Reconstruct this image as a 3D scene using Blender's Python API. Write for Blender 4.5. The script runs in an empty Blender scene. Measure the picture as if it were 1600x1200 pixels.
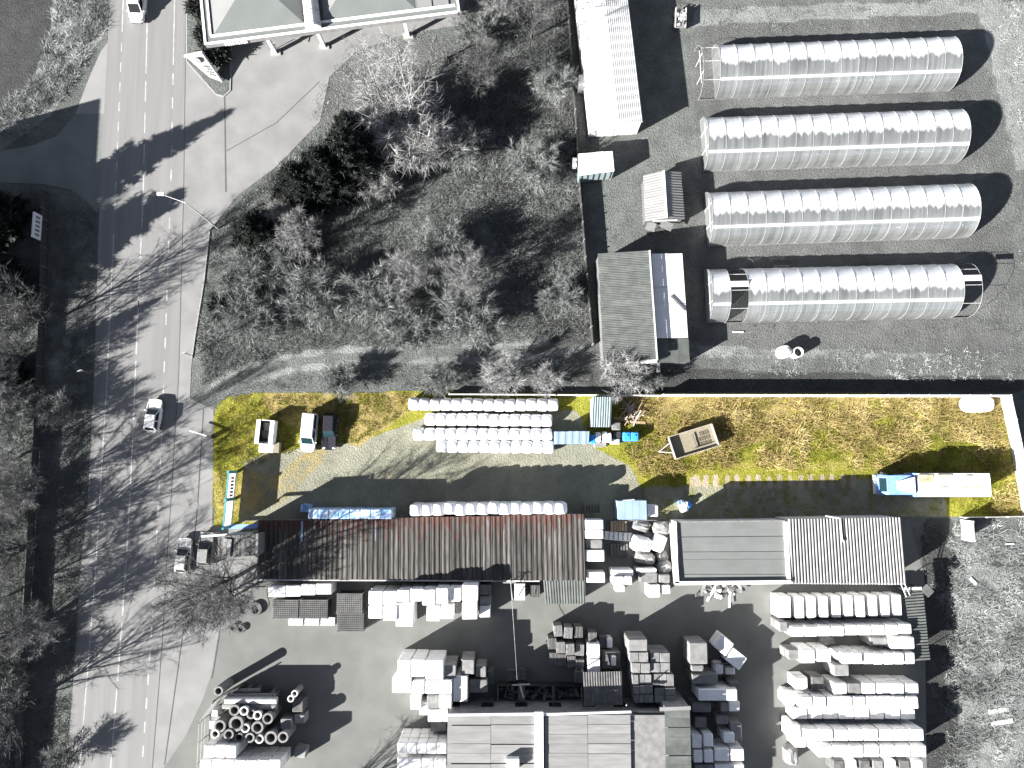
import bpy, math, random
import numpy as np
R = math.radians
random.seed(7)
RNG = np.random.default_rng(7)
scene = bpy.context.scene
COL = scene.collection

# ---------------------------------------------------------------- camera
CAM_H = 90.0
TILT = R(6.0)
FOC = 1130.0            # focal length in photo pixels (1600 wide)
cd = bpy.data.cameras.new('camera')
cd.sensor_width = 36.0
cd.lens = FOC / 1600 * 36
cd.clip_start = 0.5
cd.clip_end = 3000
cam = bpy.data.objects.new('camera', cd)
cam.location = (0, 0, CAM_H)
cam.rotation_euler = (TILT, 0, 0)
COL.objects.link(cam)
scene.camera = cam

# ---------------------------------------------------------------- sky and sun
SUN_EL, SUN_AZ = R(25), R(29.5)         # shadows run 28 degrees north of east
w = bpy.data.worlds.new('World')
scene.world = w
w.use_nodes = True
nt = w.node_tree
nt.nodes.clear()
sky = nt.nodes.new('ShaderNodeTexSky')
sky.sky_type = 'NISHITA'
sky.sun_disc = False
sky.sun_elevation = SUN_EL
sky.sun_rotation = R(-119.5 + 360)
sky.air_density = 0.5
sky.dust_density = 0.15
sky.ozone_density = 1.0
hsv = nt.nodes.new('ShaderNodeHueSaturation')
hsv.inputs['Saturation'].default_value = 0.55
bg = nt.nodes.new('ShaderNodeBackground')
bg.inputs['Strength'].default_value = 0.05
out = nt.nodes.new('ShaderNodeOutputWorld')
nt.links.new(sky.outputs[0], hsv.inputs['Color'])
nt.links.new(hsv.outputs[0], bg.inputs[0])
nt.links.new(bg.outputs[0], out.inputs[0])
sd = bpy.data.lights.new('sun', 'SUN')
sd.energy = 5.0
sd.angle = R(0.5)
sd.color = (1, 0.985, 0.95)
sun = bpy.data.objects.new('sun', sd)
sun.rotation_euler = (R(90) - SUN_EL, 0, SUN_AZ - R(90))
COL.objects.link(sun)
scene.view_settings.view_transform = 'Standard'
scene.view_settings.look = 'None'
scene.view_settings.gamma = 1
scene.view_settings.exposure = 2.08
scene.view_settings.use_curve_mapping = False
scene.render.engine = 'CYCLES'
scene.cycles.max_bounces = 5
scene.cycles.diffuse_bounces = 2
scene.cycles.transparent_max_bounces = 12

# ---------------------------------------------------------------- pixel <-> world
ST, CT = math.sin(TILT), math.cos(TILT)
def P(u, v, h=0.0):
    """point at height h that the photograph shows at pixel (u, v)"""
    a = (u - 800) / FOC; b = (600 - v) / FOC
    d = (a, ST + b * CT, -CT + b * ST)
    t = (CAM_H - h) / -d[2]
    return (d[0] * t, d[1] * t, h)
def PV(u, v, h=0.0):
    a = (u - 800) / FOC; b = (600 - v) / FOC
    t = (CAM_H - h) / (CT - b * ST)
    return a * t, (ST + b * CT) * t
def UV(x, y, z=0.0):
    dz = z - CAM_H
    f = y * ST - dz * CT
    return 800 + x / f * FOC, 600 - (y * CT + dz * ST) / f * FOC

# ---------------------------------------------------------------- materials
def nodes(m):
    m.use_nodes = True
    n = m.node_tree.nodes
    return n, m.node_tree.links, n['Principled BSDF']
def mat(name, c1, c2=None, scale=3.0, rough=0.8, metal=0.0, stretch=(1, 1, 1), bump=0.0, bscale=None, coords='Object', spec=0.3, rand=0.0, detail=4, pos=(0.35, 0.65)):
    m = bpy.data.materials.new(name)
    n, l, bs = nodes(m)
    bs.inputs['Roughness'].default_value = rough
    bs.inputs['Metallic'].default_value = metal
    bs.inputs['Specular IOR Level'].default_value = spec
    c2 = c2 or tuple(x * 0.8 for x in c1)
    if coords == 'Position':
        g = n.new('ShaderNodeNewGeometry'); src = g.outputs['Position']
    else:
        g = n.new('ShaderNodeTexCoord'); src = g.outputs['Object']
    mp = n.new('ShaderNodeMapping'); mp.inputs['Scale'].default_value = stretch
    l.new(src, mp.inputs[0])
    no = n.new('ShaderNodeTexNoise'); no.inputs['Scale'].default_value = scale; no.inputs['Detail'].default_value = detail
    l.new(mp.outputs[0], no.inputs['Vector'])
    if rand:
        oi = n.new('ShaderNodeObjectInfo')
        ad = n.new('ShaderNodeVectorMath'); ad.operation = 'ADD'
        sc = n.new('ShaderNodeVectorMath'); sc.operation = 'SCALE'; sc.inputs[0].default_value = (31, 57, 11)
        l.new(oi.outputs['Random'], sc.inputs['Scale'])
        l.new(mp.outputs[0], ad.inputs[0]); l.new(sc.outputs[0], ad.inputs[1]); l.new(ad.outputs[0], no.inputs['Vector'])
    rp = n.new('ShaderNodeValToRGB')
    rp.color_ramp.elements[0].position = pos[0]; rp.color_ramp.elements[0].color = (*c1, 1)
    rp.color_ramp.elements[1].position = pos[1]; rp.color_ramp.elements[1].color = (*c2, 1)
    l.new(no.outputs[0], rp.inputs[0])
    o = rp.outputs[0]
    if rand:
        hs = n.new('ShaderNodeHueSaturation')
        mr = n.new('ShaderNodeMapRange'); mr.inputs['To Min'].default_value = 1 - rand; mr.inputs['To Max'].default_value = 1 + rand
        l.new(oi.outputs['Random'], mr.inputs[0]); l.new(mr.outputs[0], hs.inputs['Value']); l.new(o, hs.inputs['Color'])
        o = hs.outputs[0]
    l.new(o, bs.inputs['Base Color'])
    if bump:
        nb = n.new('ShaderNodeTexNoise'); nb.inputs['Scale'].default_value = bscale or scale * 4; nb.inputs['Detail'].default_value = 3
        l.new(src, nb.inputs['Vector'])
        bp = n.new('ShaderNodeBump'); bp.inputs['Strength'].default_value = 1; bp.inputs['Distance'].default_value = bump
        l.new(nb.outputs[0], bp.inputs['Height']); l.new(bp.outputs[0], bs.inputs['Normal'])
    return m
def veg(name, c1, c2, c3=None, rough=0.8):
    """blades and twigs: colour picked per piece by the attribute rnd"""
    m = bpy.data.materials.new(name)
    n, l, bs = nodes(m)
    bs.inputs['Roughness'].default_value = rough
    bs.inputs['Specular IOR Level'].default_value = 0.15
    a = n.new('ShaderNodeAttribute'); a.attribute_name = 'rnd'
    rp = n.new('ShaderNodeValToRGB')
    rp.color_ramp.elements[0].color = (*c1, 1); rp.color_ramp.elements[1].color = (*c2, 1)
    if c3:
        e = rp.color_ramp.elements.new(0.8); e.color = (*c3, 1)
    l.new(a.outputs['Fac'], rp.inputs[0]); l.new(rp.outputs[0], bs.inputs['Base Color'])
    return m
def glass(name, c, rough=0.08):
    m = mat(name, c, c, rough=rough, spec=0.6)
    return m

M = {}
def grey(v, w=0.018): return (v * (1 + w), v, v * (1 - w))
M['asphalt'] = mat('asphalt', grey(.162), grey(.192), scale=.35, stretch=(3, .12, 1), rough=.9, coords='Position', bump=.004, bscale=30, detail=8)
M['lot'] = mat('lot_concrete', grey(.170), grey(.212), scale=.30, rough=.9, coords='Position', bump=.006, bscale=18, detail=9)
M['layby'] = mat('layby_concrete', grey(.20), grey(.225), scale=.3, rough=.9, coords='Position', detail=8)
M['sideroad'] = mat('side_asphalt', (.125,.135,.125), (.165,.172,.165), scale=.3, rough=.9, coords='Position', detail=8)
M['yard'] = mat('yard_concrete', (.118,.120,.112), (.142,.143,.135), scale=.38, rough=.9, coords='Position', bump=.006, bscale=14, detail=9)
M['kerb'] = mat('kerb_stone', grey(.30), grey(.26), scale=2, rough=.9)
M['paint'] = mat('road_paint', grey(.40), grey(.27), scale=1.2, rough=.8, coords='Position', detail=8)
M['seam'] = mat('joint_tar', grey(.07), grey(.10), scale=2, rough=.9)
M['white'] = mat('white_sheet', grey(.74), grey(.66), scale=.6, rough=.55, rand=.05)
M['white_wall'] = mat('white_wall', grey(.66), grey(.55), scale=.5, rough=.8, stretch=(1, 1, .3), detail=8)
M['film'] = mat('white_film', grey(.80), grey(.70), scale=1.3, rough=.4, bump=.03, bscale=5, rand=.07, spec=.5)
M['bale'] = mat('bale_film', (.84, .84, .845), (.78, .78, .79), scale=2, rough=.35, stretch=(9, 1, 1), bump=.012, bscale=9, rand=.05, spec=.5)
M['blue_film'] = mat('blue_film', (.16, .36, .66), (.62, .70, .80), scale=1.0, rough=.4, bump=.02, bscale=5, rand=.1, spec=.5)
M['stone'] = mat('grey_blocks', grey(.21), grey(.15), scale=1.5, rough=.9, bump=.01, bscale=12, rand=.16)
M['stone_dark'] = mat('dark_blocks', grey(.13), grey(.085), scale=1.5, rough=.9, rand=.15)
M['wood'] = mat('weathered_wood', grey(.15, .03), grey(.08, .03), scale=2, stretch=(1, 8, 1), rough=.85, rand=.2)
M['timber'] = mat('pale_timber', (.36, .27, .17), (.24, .18, .12), scale=2, stretch=(1, 6, 1), rough=.85, rand=.2)
M['concrete'] = mat('pipe_concrete', grey(.22), grey(.15), scale=2.5, rough=.9, bump=.01, bscale=12, rand=.12)
M['dark'] = mat('dark_steel', grey(.035), grey(.06), scale=3, rough=.6)
M['steel'] = mat('zinc_steel', grey(.30), grey(.22), scale=2, rough=.5, metal=.4)
M['pale_steel'] = mat('pale_steel', grey(.55), grey(.42), scale=2, rough=.5)
M['rubber'] = mat('tyre_rubber', grey(.022), grey(.03), scale=4, rough=.9)
M['glass'] = glass('dark_glass', grey(.015))
M['glass_blue'] = glass('teal_glass', (.010, .026, .032))
M['carwhite'] = mat('white_paint', grey(.78), grey(.75), rough=.25, spec=.5)
M['carpale'] = mat('silver_paint', grey(.5), grey(.46), rough=.3, spec=.5)
M['carblack'] = mat('black_paint', (.022, .020, .026), (.028, .026, .032), rough=.2, spec=.6)
M['truckblue'] = mat('blue_paint', (.17, .30, .66), (.22, .36, .72), scale=2, rough=.35, spec=.5)
M['tarp'] = mat('cream_tarp', (.84, .81, .80), (.76, .74, .73), scale=1.2, rough=.6, bump=.02, bscale=4)
M['dirt'] = mat('green_dirt', (.27, .25, .14), (.45, .42, .30), scale=2.5, rough=.9)
M['teal'] = mat('teal_paint', (.04, .24, .26), (.06, .30, .31), scale=2, rough=.5)
M['sign_white'] = mat('sign_white', grey(.36), grey(.33), scale=2, rough=.7)
M['panel'] = mat('sign_panel', (.74, .71, .72), (.62, .60, .62), scale=2, rough=.6)
M['wall_conc'] = mat('wall_panel', grey(.62), grey(.50), scale=.7, rough=.85, rand=.06, detail=8)
M['bark'] = mat('dark_bark', grey(.075, .02), grey(.045, .02), scale=3, rough=.95)
M['palebark'] = mat('pale_bark', grey(.34), grey(.18), scale=2, rough=.9)
M['twig'] = veg('bare_twigs', grey(.12), grey(.38), grey(.25))
M['twigpale'] = veg('pale_twigs', grey(.22), grey(.46), grey(.32))
M['twigdark'] = veg('dark_twigs', grey(.07), grey(.23), grey(.14))
M['needle'] = veg('conifer_needles', (.006, .007, .006), (.060, .064, .060), (.018, .020, .018))
M['leaf'] = veg('hedge_leaves', (.016, .018, .015), (.10, .105, .095), (.04, .043, .04))
M['drygrass'] = veg('dry_grass', (.12, .125, .12), (.46, .47, .46), (.31, .32, .31))
M['greygrass'] = veg('grey_grass', (.075, .08, .075), (.29, .30, .29), (.165, .172, .165))
M['brush'] = veg('brush_stalks', (.075, .08, .075), (.38, .395, .38), (.21, .218, .21))
M['green'] = veg('green_grass', (.05, .065, .008), (.42, .42, .055), (.23, .24, .024))
M['straw'] = veg('straw_grass', (.14, .105, .035), (.60, .50, .27), (.40, .31, .125))

# corrugated and roofing colours
M['brown_roof'] = mat('brown_fibre_roof', grey(.080, .07), grey(.034, .10), scale=1.6, stretch=(3, .25, 1), rough=.9, rand=.34, detail=8)
M['grey_roof'] = mat('grey_felt_roof', (.150, .155, .150), (.128, .134, .128), scale=.5, rough=.9, rand=.05, detail=8)
M['fibre'] = mat('grey_fibre_roof', (.105,.112,.106), (.07,.075,.071), scale=.9, stretch=(1, 1, 1), rough=.85, rand=.10, detail=8)
M['pale_roof'] = mat('pale_board_roof', grey(.215), grey(.17), scale=.8, stretch=(.5, 3, 1), rough=.85, rand=.08, detail=8)
M['stripe_roof'] = mat('bright_steel_roof', grey(.27), grey(.22), scale=.8, rough=.5, rand=.04)
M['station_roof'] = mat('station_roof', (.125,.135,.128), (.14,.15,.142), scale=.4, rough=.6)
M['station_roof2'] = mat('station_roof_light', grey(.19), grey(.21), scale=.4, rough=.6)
M['blue_roof'] = mat('blue_grey_roof', (.25, .33, .42), (.21, .28, .37), scale=.6, rough=.6, rand=.04)
M['mint_roof'] = mat('mint_steel', (.26, .32, .32), (.20, .25, .26), scale=1, rough=.5, rand=.06)
M['bluebox'] = mat('bright_blue_plastic', (.03, .25, .75), (.06, .30, .78), rough=.4)

def rust_roof():
    """brown fibre sheets, rust growing down from the upper end of each sheet (uses the sheet's own length)"""
    m = M['brown_roof']; n = m.node_tree.nodes; l = m.node_tree.links; bs = n['Principled BSDF']
    old = bs.inputs['Base Color'].links[0].from_socket
    at = n.new('ShaderNodeAttribute'); at.attribute_name = 'run'
    no = n.new('ShaderNodeTexNoise'); no.inputs['Scale'].default_value = 1.6; no.inputs['Detail'].default_value = 5
    g = n.new('ShaderNodeNewGeometry'); mp = n.new('ShaderNodeMapping'); mp.inputs['Scale'].default_value = (2.2, .3, 1)
    l.new(g.outputs['Position'], mp.inputs[0]); l.new(mp.outputs[0], no.inputs['Vector'])
    ma = n.new('ShaderNodeMath'); ma.operation = 'MULTIPLY_ADD'; ma.inputs[1].default_value = -1.7; ma.inputs[2].default_value = 1.04
    l.new(no.outputs[0], ma.inputs[0])
    le = n.new('ShaderNodeMapRange'); le.inputs['From Min'].default_value = 0; le.inputs['From Max'].default_value = .12
    su = n.new('ShaderNodeMath'); su.operation = 'SUBTRACT'
    l.new(ma.outputs[0], su.inputs[0]); l.new(at.outputs['Fac'], su.inputs[1]); l.new(su.outputs[0], le.inputs[0])
    mx = n.new('ShaderNodeMix'); mx.data_type = 'RGBA'
    l.new(le.outputs[0], mx.inputs[0]); l.new(old, mx.inputs[6]); mx.inputs[7].default_value = (.070, .033, .026, 1)
    l.new(mx.outputs[2], bs.inputs['Base Color'])
rust_roof()

def film_mat():
    """greenhouse film: grey and streaked low down, whiter towards the north side; 'run' goes round the arch"""
    m = bpy.data.materials.new('tunnel_film')
    n, l, bs = nodes(m)
    N = lambda t: n.new('ShaderNode' + t)
    g = N('NewGeometry')
    def noise(scale, st, det=4):
        mp = N('Mapping'); mp.inputs['Scale'].default_value = st; l.new(g.outputs['Position'], mp.inputs[0])
        x = N('TexNoise'); x.inputs['Scale'].default_value = scale; x.inputs['Detail'].default_value = det; l.new(mp.outputs[0], x.inputs['Vector']); return x.outputs[0]
    def math_(op, a, b):
        x = N('Math'); x.operation = op
        for i, v in enumerate((a, b)):
            if isinstance(v, (int, float)): x.inputs[i].default_value = v
            else: l.new(v, x.inputs[i])
        return x.outputs[0]
    streak = noise(1.0, (2.6, .06, .06), 6); soft = noise(.5, (1, .5, .5), 3); edge = noise(1.6, (1.0, .02, .02), 5)
    at = N('Attribute'); at.attribute_name = 'run'
    e = math_('ADD', at.outputs['Fac'], math_('MULTIPLY', edge, .20))
    pale_band = N('MapRange'); pale_band.inputs['From Min'].default_value = .555; pale_band.inputs['From Max'].default_value = .605; l.new(e, pale_band.inputs[0])  # whiter base colour past the arch top, edge broken by noise
    rp = N('ValToRGB'); rp.color_ramp.elements[0].position = .32; rp.color_ramp.elements[0].color = (.115, .122, .117, 1); rp.color_ramp.elements[1].position = .70; rp.color_ramp.elements[1].color = (.40, .41, .405, 1)
    l.new(math_('ADD', math_('MULTIPLY', streak, .6), math_('MULTIPLY', soft, .4)), rp.inputs[0])
    mx = N('Mix'); mx.data_type = 'RGBA'; l.new(pale_band.outputs[0], mx.inputs[0]); l.new(rp.outputs[0], mx.inputs[6]); mx.inputs[7].default_value = (.86, .86, .87, 1); l.new(mx.outputs[2], bs.inputs['Base Color'])
    bs.inputs['Roughness'].default_value = .25; bs.inputs['Specular IOR Level'].default_value = .7; bs.inputs['Coat Weight'].default_value = .6; bs.inputs['Coat Roughness'].default_value = .08
    bp = N('Bump'); bp.inputs['Distance'].default_value = .012; l.new(streak, bp.inputs['Height']); l.new(bp.outputs[0], bs.inputs['Normal'])
    gl = N('BsdfAnisotropic'); gl.inputs['Color'].default_value = (1, 1, 1, 1); gl.inputs['Roughness'].default_value = .40; gl.inputs['Anisotropy'].default_value = -.88
    tv = N('CombineXYZ'); tv.inputs[0].default_value = 1.0; l.new(tv.outputs[0], gl.inputs['Tangent']); l.new(bp.outputs[0], gl.inputs['Normal'])
    ms = N('MixShader'); l.new(math_('SUBTRACT', .36, math_('MULTIPLY', pale_band.outputs[0], .27)), ms.inputs[0]); l.new(bs.outputs[0], ms.inputs[1]); l.new(gl.outputs[0], ms.inputs[2])
    tr = N('BsdfTranslucent'); tr.inputs[0].default_value = (.75, .76, .76, 1)
    m1 = N('MixShader'); l.new(math_('SUBTRACT', .22, math_('MULTIPLY', pale_band.outputs[0], .12)), m1.inputs[0]); l.new(ms.outputs[0], m1.inputs[1]); l.new(tr.outputs[0], m1.inputs[2])
    tp = N('BsdfTransparent'); m2 = N('MixShader'); m2.inputs[0].default_value = .16; l.new(m1.outputs[0], m2.inputs[1]); l.new(tp.outputs[0], m2.inputs[2])
    l.new(m2.outputs[0], n['Material Output'].inputs[0])
    return m
M['tunnel'] = film_mat()
def backlit_panel():
    m = M['gate_panel'] = mat('backlit_panel', grey(.8), grey(.74), rough=.5); n = m.node_tree.nodes; l = m.node_tree.links
    tr = n.new('ShaderNodeBsdfTranslucent'); tr.inputs[0].default_value = (.85, .82, .83, 1); mx = n.new('ShaderNodeMixShader'); mx.inputs[0].default_value = .6
    l.new(n['Principled BSDF'].outputs[0], mx.inputs[1]); l.new(tr.outputs[0], mx.inputs[2]); l.new(mx.outputs[0], n['Material Output'].inputs[0])
backlit_panel()

# ---------------------------------------------------------------- object helpers
def tag(o, label=None, cat=None, group=None, kind=None):
    if label: o['label'] = label
    if cat: o['category'] = cat
    if group: o['group'] = group
    if kind: o['kind'] = kind
    return o
def thing(name, loc, label, cat, group=None, rz=0.0):
    o = bpy.data.objects.new(name, None)
    o.empty_display_size = .2
    o.location = loc; o.rotation_euler = (0, 0, rz)
    COL.objects.link(o)
    return tag(o, label, cat, group)
def root_of(o):
    while o.parent: o = o.parent
    return o
def link_mesh(name, me, parent=None, loc=None):
    o = bpy.data.objects.new(name, me)
    COL.objects.link(o)
    if parent: o.parent = parent
    if loc: o.location = loc
    return o

class MB:
    def __init__(s): s.v = []; s.f = []; s.run = None
    def add(s, vs, fs):
        b = len(s.v); s.v += [tuple(x) for x in vs]; s.f += [tuple(i + b for i in f) for f in fs]; return s
    def box(s, c, d, rz=0.0):
        cx, cy, cz = c; x, y, z = d[0] / 2, d[1] / 2, d[2] / 2
        co, si = math.cos(rz), math.sin(rz)
        vs = [(cx + a * x * co - b * y * si, cy + a * x * si + b * y * co, cz + k * z) for k in (-1, 1) for a, b in ((-1, -1), (1, -1), (1, 1), (-1, 1))]
        return s.add(vs, [(3, 2, 1, 0), (4, 5, 6, 7), (0, 1, 5, 4), (1, 2, 6, 5), (2, 3, 7, 6), (3, 0, 4, 7)])
    def prism(s, pts, z0, z1):
        """pts: xy list; z0/z1 numbers or per-point lists"""
        n = len(pts)
        a = sum(pts[i][0] * pts[(i + 1) % n][1] - pts[(i + 1) % n][0] * pts[i][1] for i in range(n))
        idx = list(range(n)) if a > 0 else list(range(n))[::-1]
        g = lambda z, i: z[i] if isinstance(z, (list, tuple)) else z
        vs = [(pts[i][0], pts[i][1], g(z0, i)) for i in idx] + [(pts[i][0], pts[i][1], g(z1, i)) for i in idx]
        fs = [tuple(range(n))[::-1], tuple(range(n, 2 * n))] + [(i, (i + 1) % n, n + (i + 1) % n, n + i) for i in range(n)]
        return s.add(vs, fs)
    def tube(s, p0, p1, r0, r1=None, n=8, cap=True):
        r1 = r0 if r1 is None else r1
        p0 = np.array(p0, float); p1 = np.array(p1, float); d = p1 - p0; L = np.linalg.norm(d)
        if L < 1e-6: return s
        d /= L
        u = np.cross(d, (0, 0, 1.0)) if abs(d[2]) < .95 else np.cross(d, (1.0, 0, 0))
        u /= np.linalg.norm(u); w_ = np.cross(d, u)
        vs = []
        for p, r in ((p0, r0), (p1, r1)):
            for i in range(n):
                a = 2 * math.pi * i / n
                vs.append(tuple(p + r * (math.cos(a) * u + math.sin(a) * w_)))
        fs = [(i, (i + 1) % n, n + (i + 1) % n, n + i) for i in range(n)]
        if cap: fs += [tuple(range(n))[::-1], tuple(range(n, 2 * n))]
        return s.add(vs, fs)
    def bar(s, p0, p1, w_, h):
        """box beam between two points"""
        p0 = np.array(p0, float); p1 = np.array(p1, float); d = p1 - p0; d /= np.linalg.norm(d)
        u = np.cross(d, (0, 0, 1.0)) if abs(d[2]) < .95 else np.cross(d, (0, 1.0, 0))
        u /= np.linalg.norm(u); k = np.cross(u, d)
        vs = [tuple(p + a * u * w_ / 2 + b * k * h / 2) for p in (p0, p1) for a, b in ((-1, -1), (1, -1), (1, 1), (-1, 1))]
        return s.add(vs, [(0, 1, 2, 3), (7, 6, 5, 4), (0, 4, 5, 1), (1, 5, 6, 2), (2, 6, 7, 3), (3, 7, 4, 0)])
    def ring(s, c, ro, ri, z0, z1, n=18):
        vs = []
        for r, z in ((ro, z0), (ro, z1), (ri, z1), (ri, z0)):
            for i in range(n):
                a = 2 * math.pi * i / n; vs.append((c[0] + r * math.cos(a), c[1] + r * math.sin(a), z))
        fs = []
        for k in range(4):
            for i in range(n):
                j = (i + 1) % n; a, b = k * n, ((k + 1) % 4) * n
                fs.append((a + i, a + j, b + j, b + i))
        return s.add(vs, fs)
    def mesh(s, name, m, off=(0, 0, 0), smooth=False):
        me = bpy.data.meshes.new(name)
        vs = [(x - off[0], y - off[1], z - off[2]) for x, y, z in s.v]
        me.from_pydata(vs, [], s.f)
        if m: me.materials.append(m)
        if smooth: me.shade_smooth()
        if s.run:
            at = me.attributes.new('run', 'FLOAT', 'POINT'); at.data.foreach_set('value', s.run)
        return me
    def build(s, name, m, parent=None, smooth=False, local=False):
        """vertices are in world space unless local; a child's are moved into its thing's frame"""
        off = (0, 0, 0)
        if parent is not None and not local: off = root_of(parent).location
        return link_mesh(name, s.mesh(name, m, off, smooth), parent)
    def solo(s, name, m, label=None, cat=None, group=None, kind=None, smooth=False, loc=None):
        """a thing that is one mesh; its origin goes to its base"""
        if loc is None:
            a = np.array(s.v); loc = (float(a[:, 0].mean()), float(a[:, 1].mean()), float(a[:, 2].min()))
        return tag(link_mesh(name, s.mesh(name, m, loc, smooth), None, loc), label, cat, group, kind)

def np_mesh(name, V, F, m, rnd=None, parent=None):
    """fast mesh from numpy arrays: V (n,3), F (k,3 or 4)"""
    me = bpy.data.meshes.new(name)
    k, c = F.shape
    me.vertices.add(len(V)); me.vertices.foreach_set('co', np.ascontiguousarray(V, np.float32).ravel())
    me.loops.add(k * c); me.loops.foreach_set('vertex_index', np.ascontiguousarray(F, np.int32).ravel())
    me.polygons.add(k); me.polygons.foreach_set('loop_start', np.arange(0, k * c, c, dtype=np.int32))
    me.update(calc_edges=True)
    if m: me.materials.append(m)
    if rnd is not None:
        at = me.attributes.new('rnd', 'FLOAT', 'FACE'); at.data.foreach_set('value', np.ascontiguousarray(rnd, np.float32))
    return me
def copy_tree(o, parent=None):
    c = o.copy(); COL.objects.link(c); c.parent = parent
    for ch in list(o.children): copy_tree(ch, c)
    return c
ORD = ['first', 'second', 'third', 'fourth', 'fifth', 'sixth', 'seventh', 'eighth', 'ninth', 'tenth', 'eleventh', 'twelfth', 'thirteenth', 'fourteenth', 'fifteenth', 'sixteenth', 'seventeenth', 'eighteenth', 'nineteenth', 'twentieth']
def nth(i, n, a='left', b='right'):
    if i == 0: return a + 'most'
    if i == n - 1: return b + 'most'
    if i <= n // 2: return ORD[i] + ' from the ' + a
    return ORD[n - 1 - i] + ' from the ' + b
def inpoly(u, v, poly):
    r = np.zeros(u.shape, bool); n = len(poly)
    for i in range(n):
        x0, y0 = poly[i]; x1, y1 = poly[(i + 1) % n]
        if y0 == y1: continue
        r ^= ((v > y0) != (v > y1)) & (u < (x1 - x0) * (v - y0) / (y1 - y0) + x0)
    return r
def vnoise(x, y, s, seed=0):
    """smooth value noise, numpy"""
    g = np.random.default_rng(seed).random((256, 256)); x = x / s; y = y / s
    i = np.floor(x).astype(int); j = np.floor(y).astype(int); a = x - i; b = y - j
    a = a * a * (3 - 2 * a); b = b * b * (3 - 2 * b); h = lambda p, q: g[p % 256, q % 256]
    return (h(i, j) * (1 - a) + h(i + 1, j) * a) * (1 - b) + (h(i, j + 1) * (1 - a) + h(i + 1, j + 1) * a) * b
# ================================================================ GROUND
def cov_attr(me, uv, layers):
    """three soft cover masks (growth, soil and, east of the yard, shade) as a colour attribute"""
    n = len(uv[0]); c = np.zeros((n, 4), np.float32); c[:, 3] = 1
    for ch, val, poly in layers:
        c[inpoly(uv[0], uv[1], poly), ch] = val
    return c
def grid_sheet(name, u0, u1, v0, v1, nx, ny, z, clip=None, layers=(), m=None, skirt=False, blur=2):
    xa, ya = P(u0, v1)[0], P(800, v1)[1]; xb, yb = P(u1, v1)[0], P(800, v0)[1]
    xs = np.linspace(xa, xb, nx); ys = np.linspace(ya, yb, ny)
    if skirt:
        xs = np.concatenate(([-900, -450, -220], xs, [220, 450, 900])); ys = np.concatenate(([-900, -450, -200], ys, [200, 450, 900]))
    X, Y = np.meshgrid(xs, ys); f = Y * ST + CAM_H * CT
    U = 800 + X / f * FOC; Vv = 600 - (Y * CT - CAM_H * ST) / f * FOC
    c = cov_attr(None, (U.ravel(), Vv.ravel()), layers).reshape(len(ys), len(xs), 4)
    for _ in range(blur):
        p = np.pad(c, ((1, 1), (1, 1), (0, 0)), 'edge')
        c = (p[:-2, 1:-1] + p[2:, 1:-1] + p[1:-1, :-2] + p[1:-1, 2:] + 2 * c) / 6
    ny, nx = X.shape
    idx = np.arange(ny * nx).reshape(ny, nx)
    F = np.stack([idx[:-1, :-1], idx[:-1, 1:], idx[1:, 1:], idx[1:, :-1]], -1).reshape(-1, 4)
    if clip:
        cu = (U[:-1, :-1] + U[1:, 1:]) / 2; cv = (Vv[:-1, :-1] + Vv[1:, 1:]) / 2
        F = F[inpoly(cu.ravel(), cv.ravel(), clip)]
    me = np_mesh(name, np.stack([X.ravel(), Y.ravel(), np.full(X.size, z)], -1), F, m)
    at = me.attributes.new('cov', 'FLOAT_COLOR', 'POINT'); at.data.foreach_set('color', c.reshape(-1).astype(np.float32))
    o = link_mesh(name, me); o['kind'] = 'structure'
    return o
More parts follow.
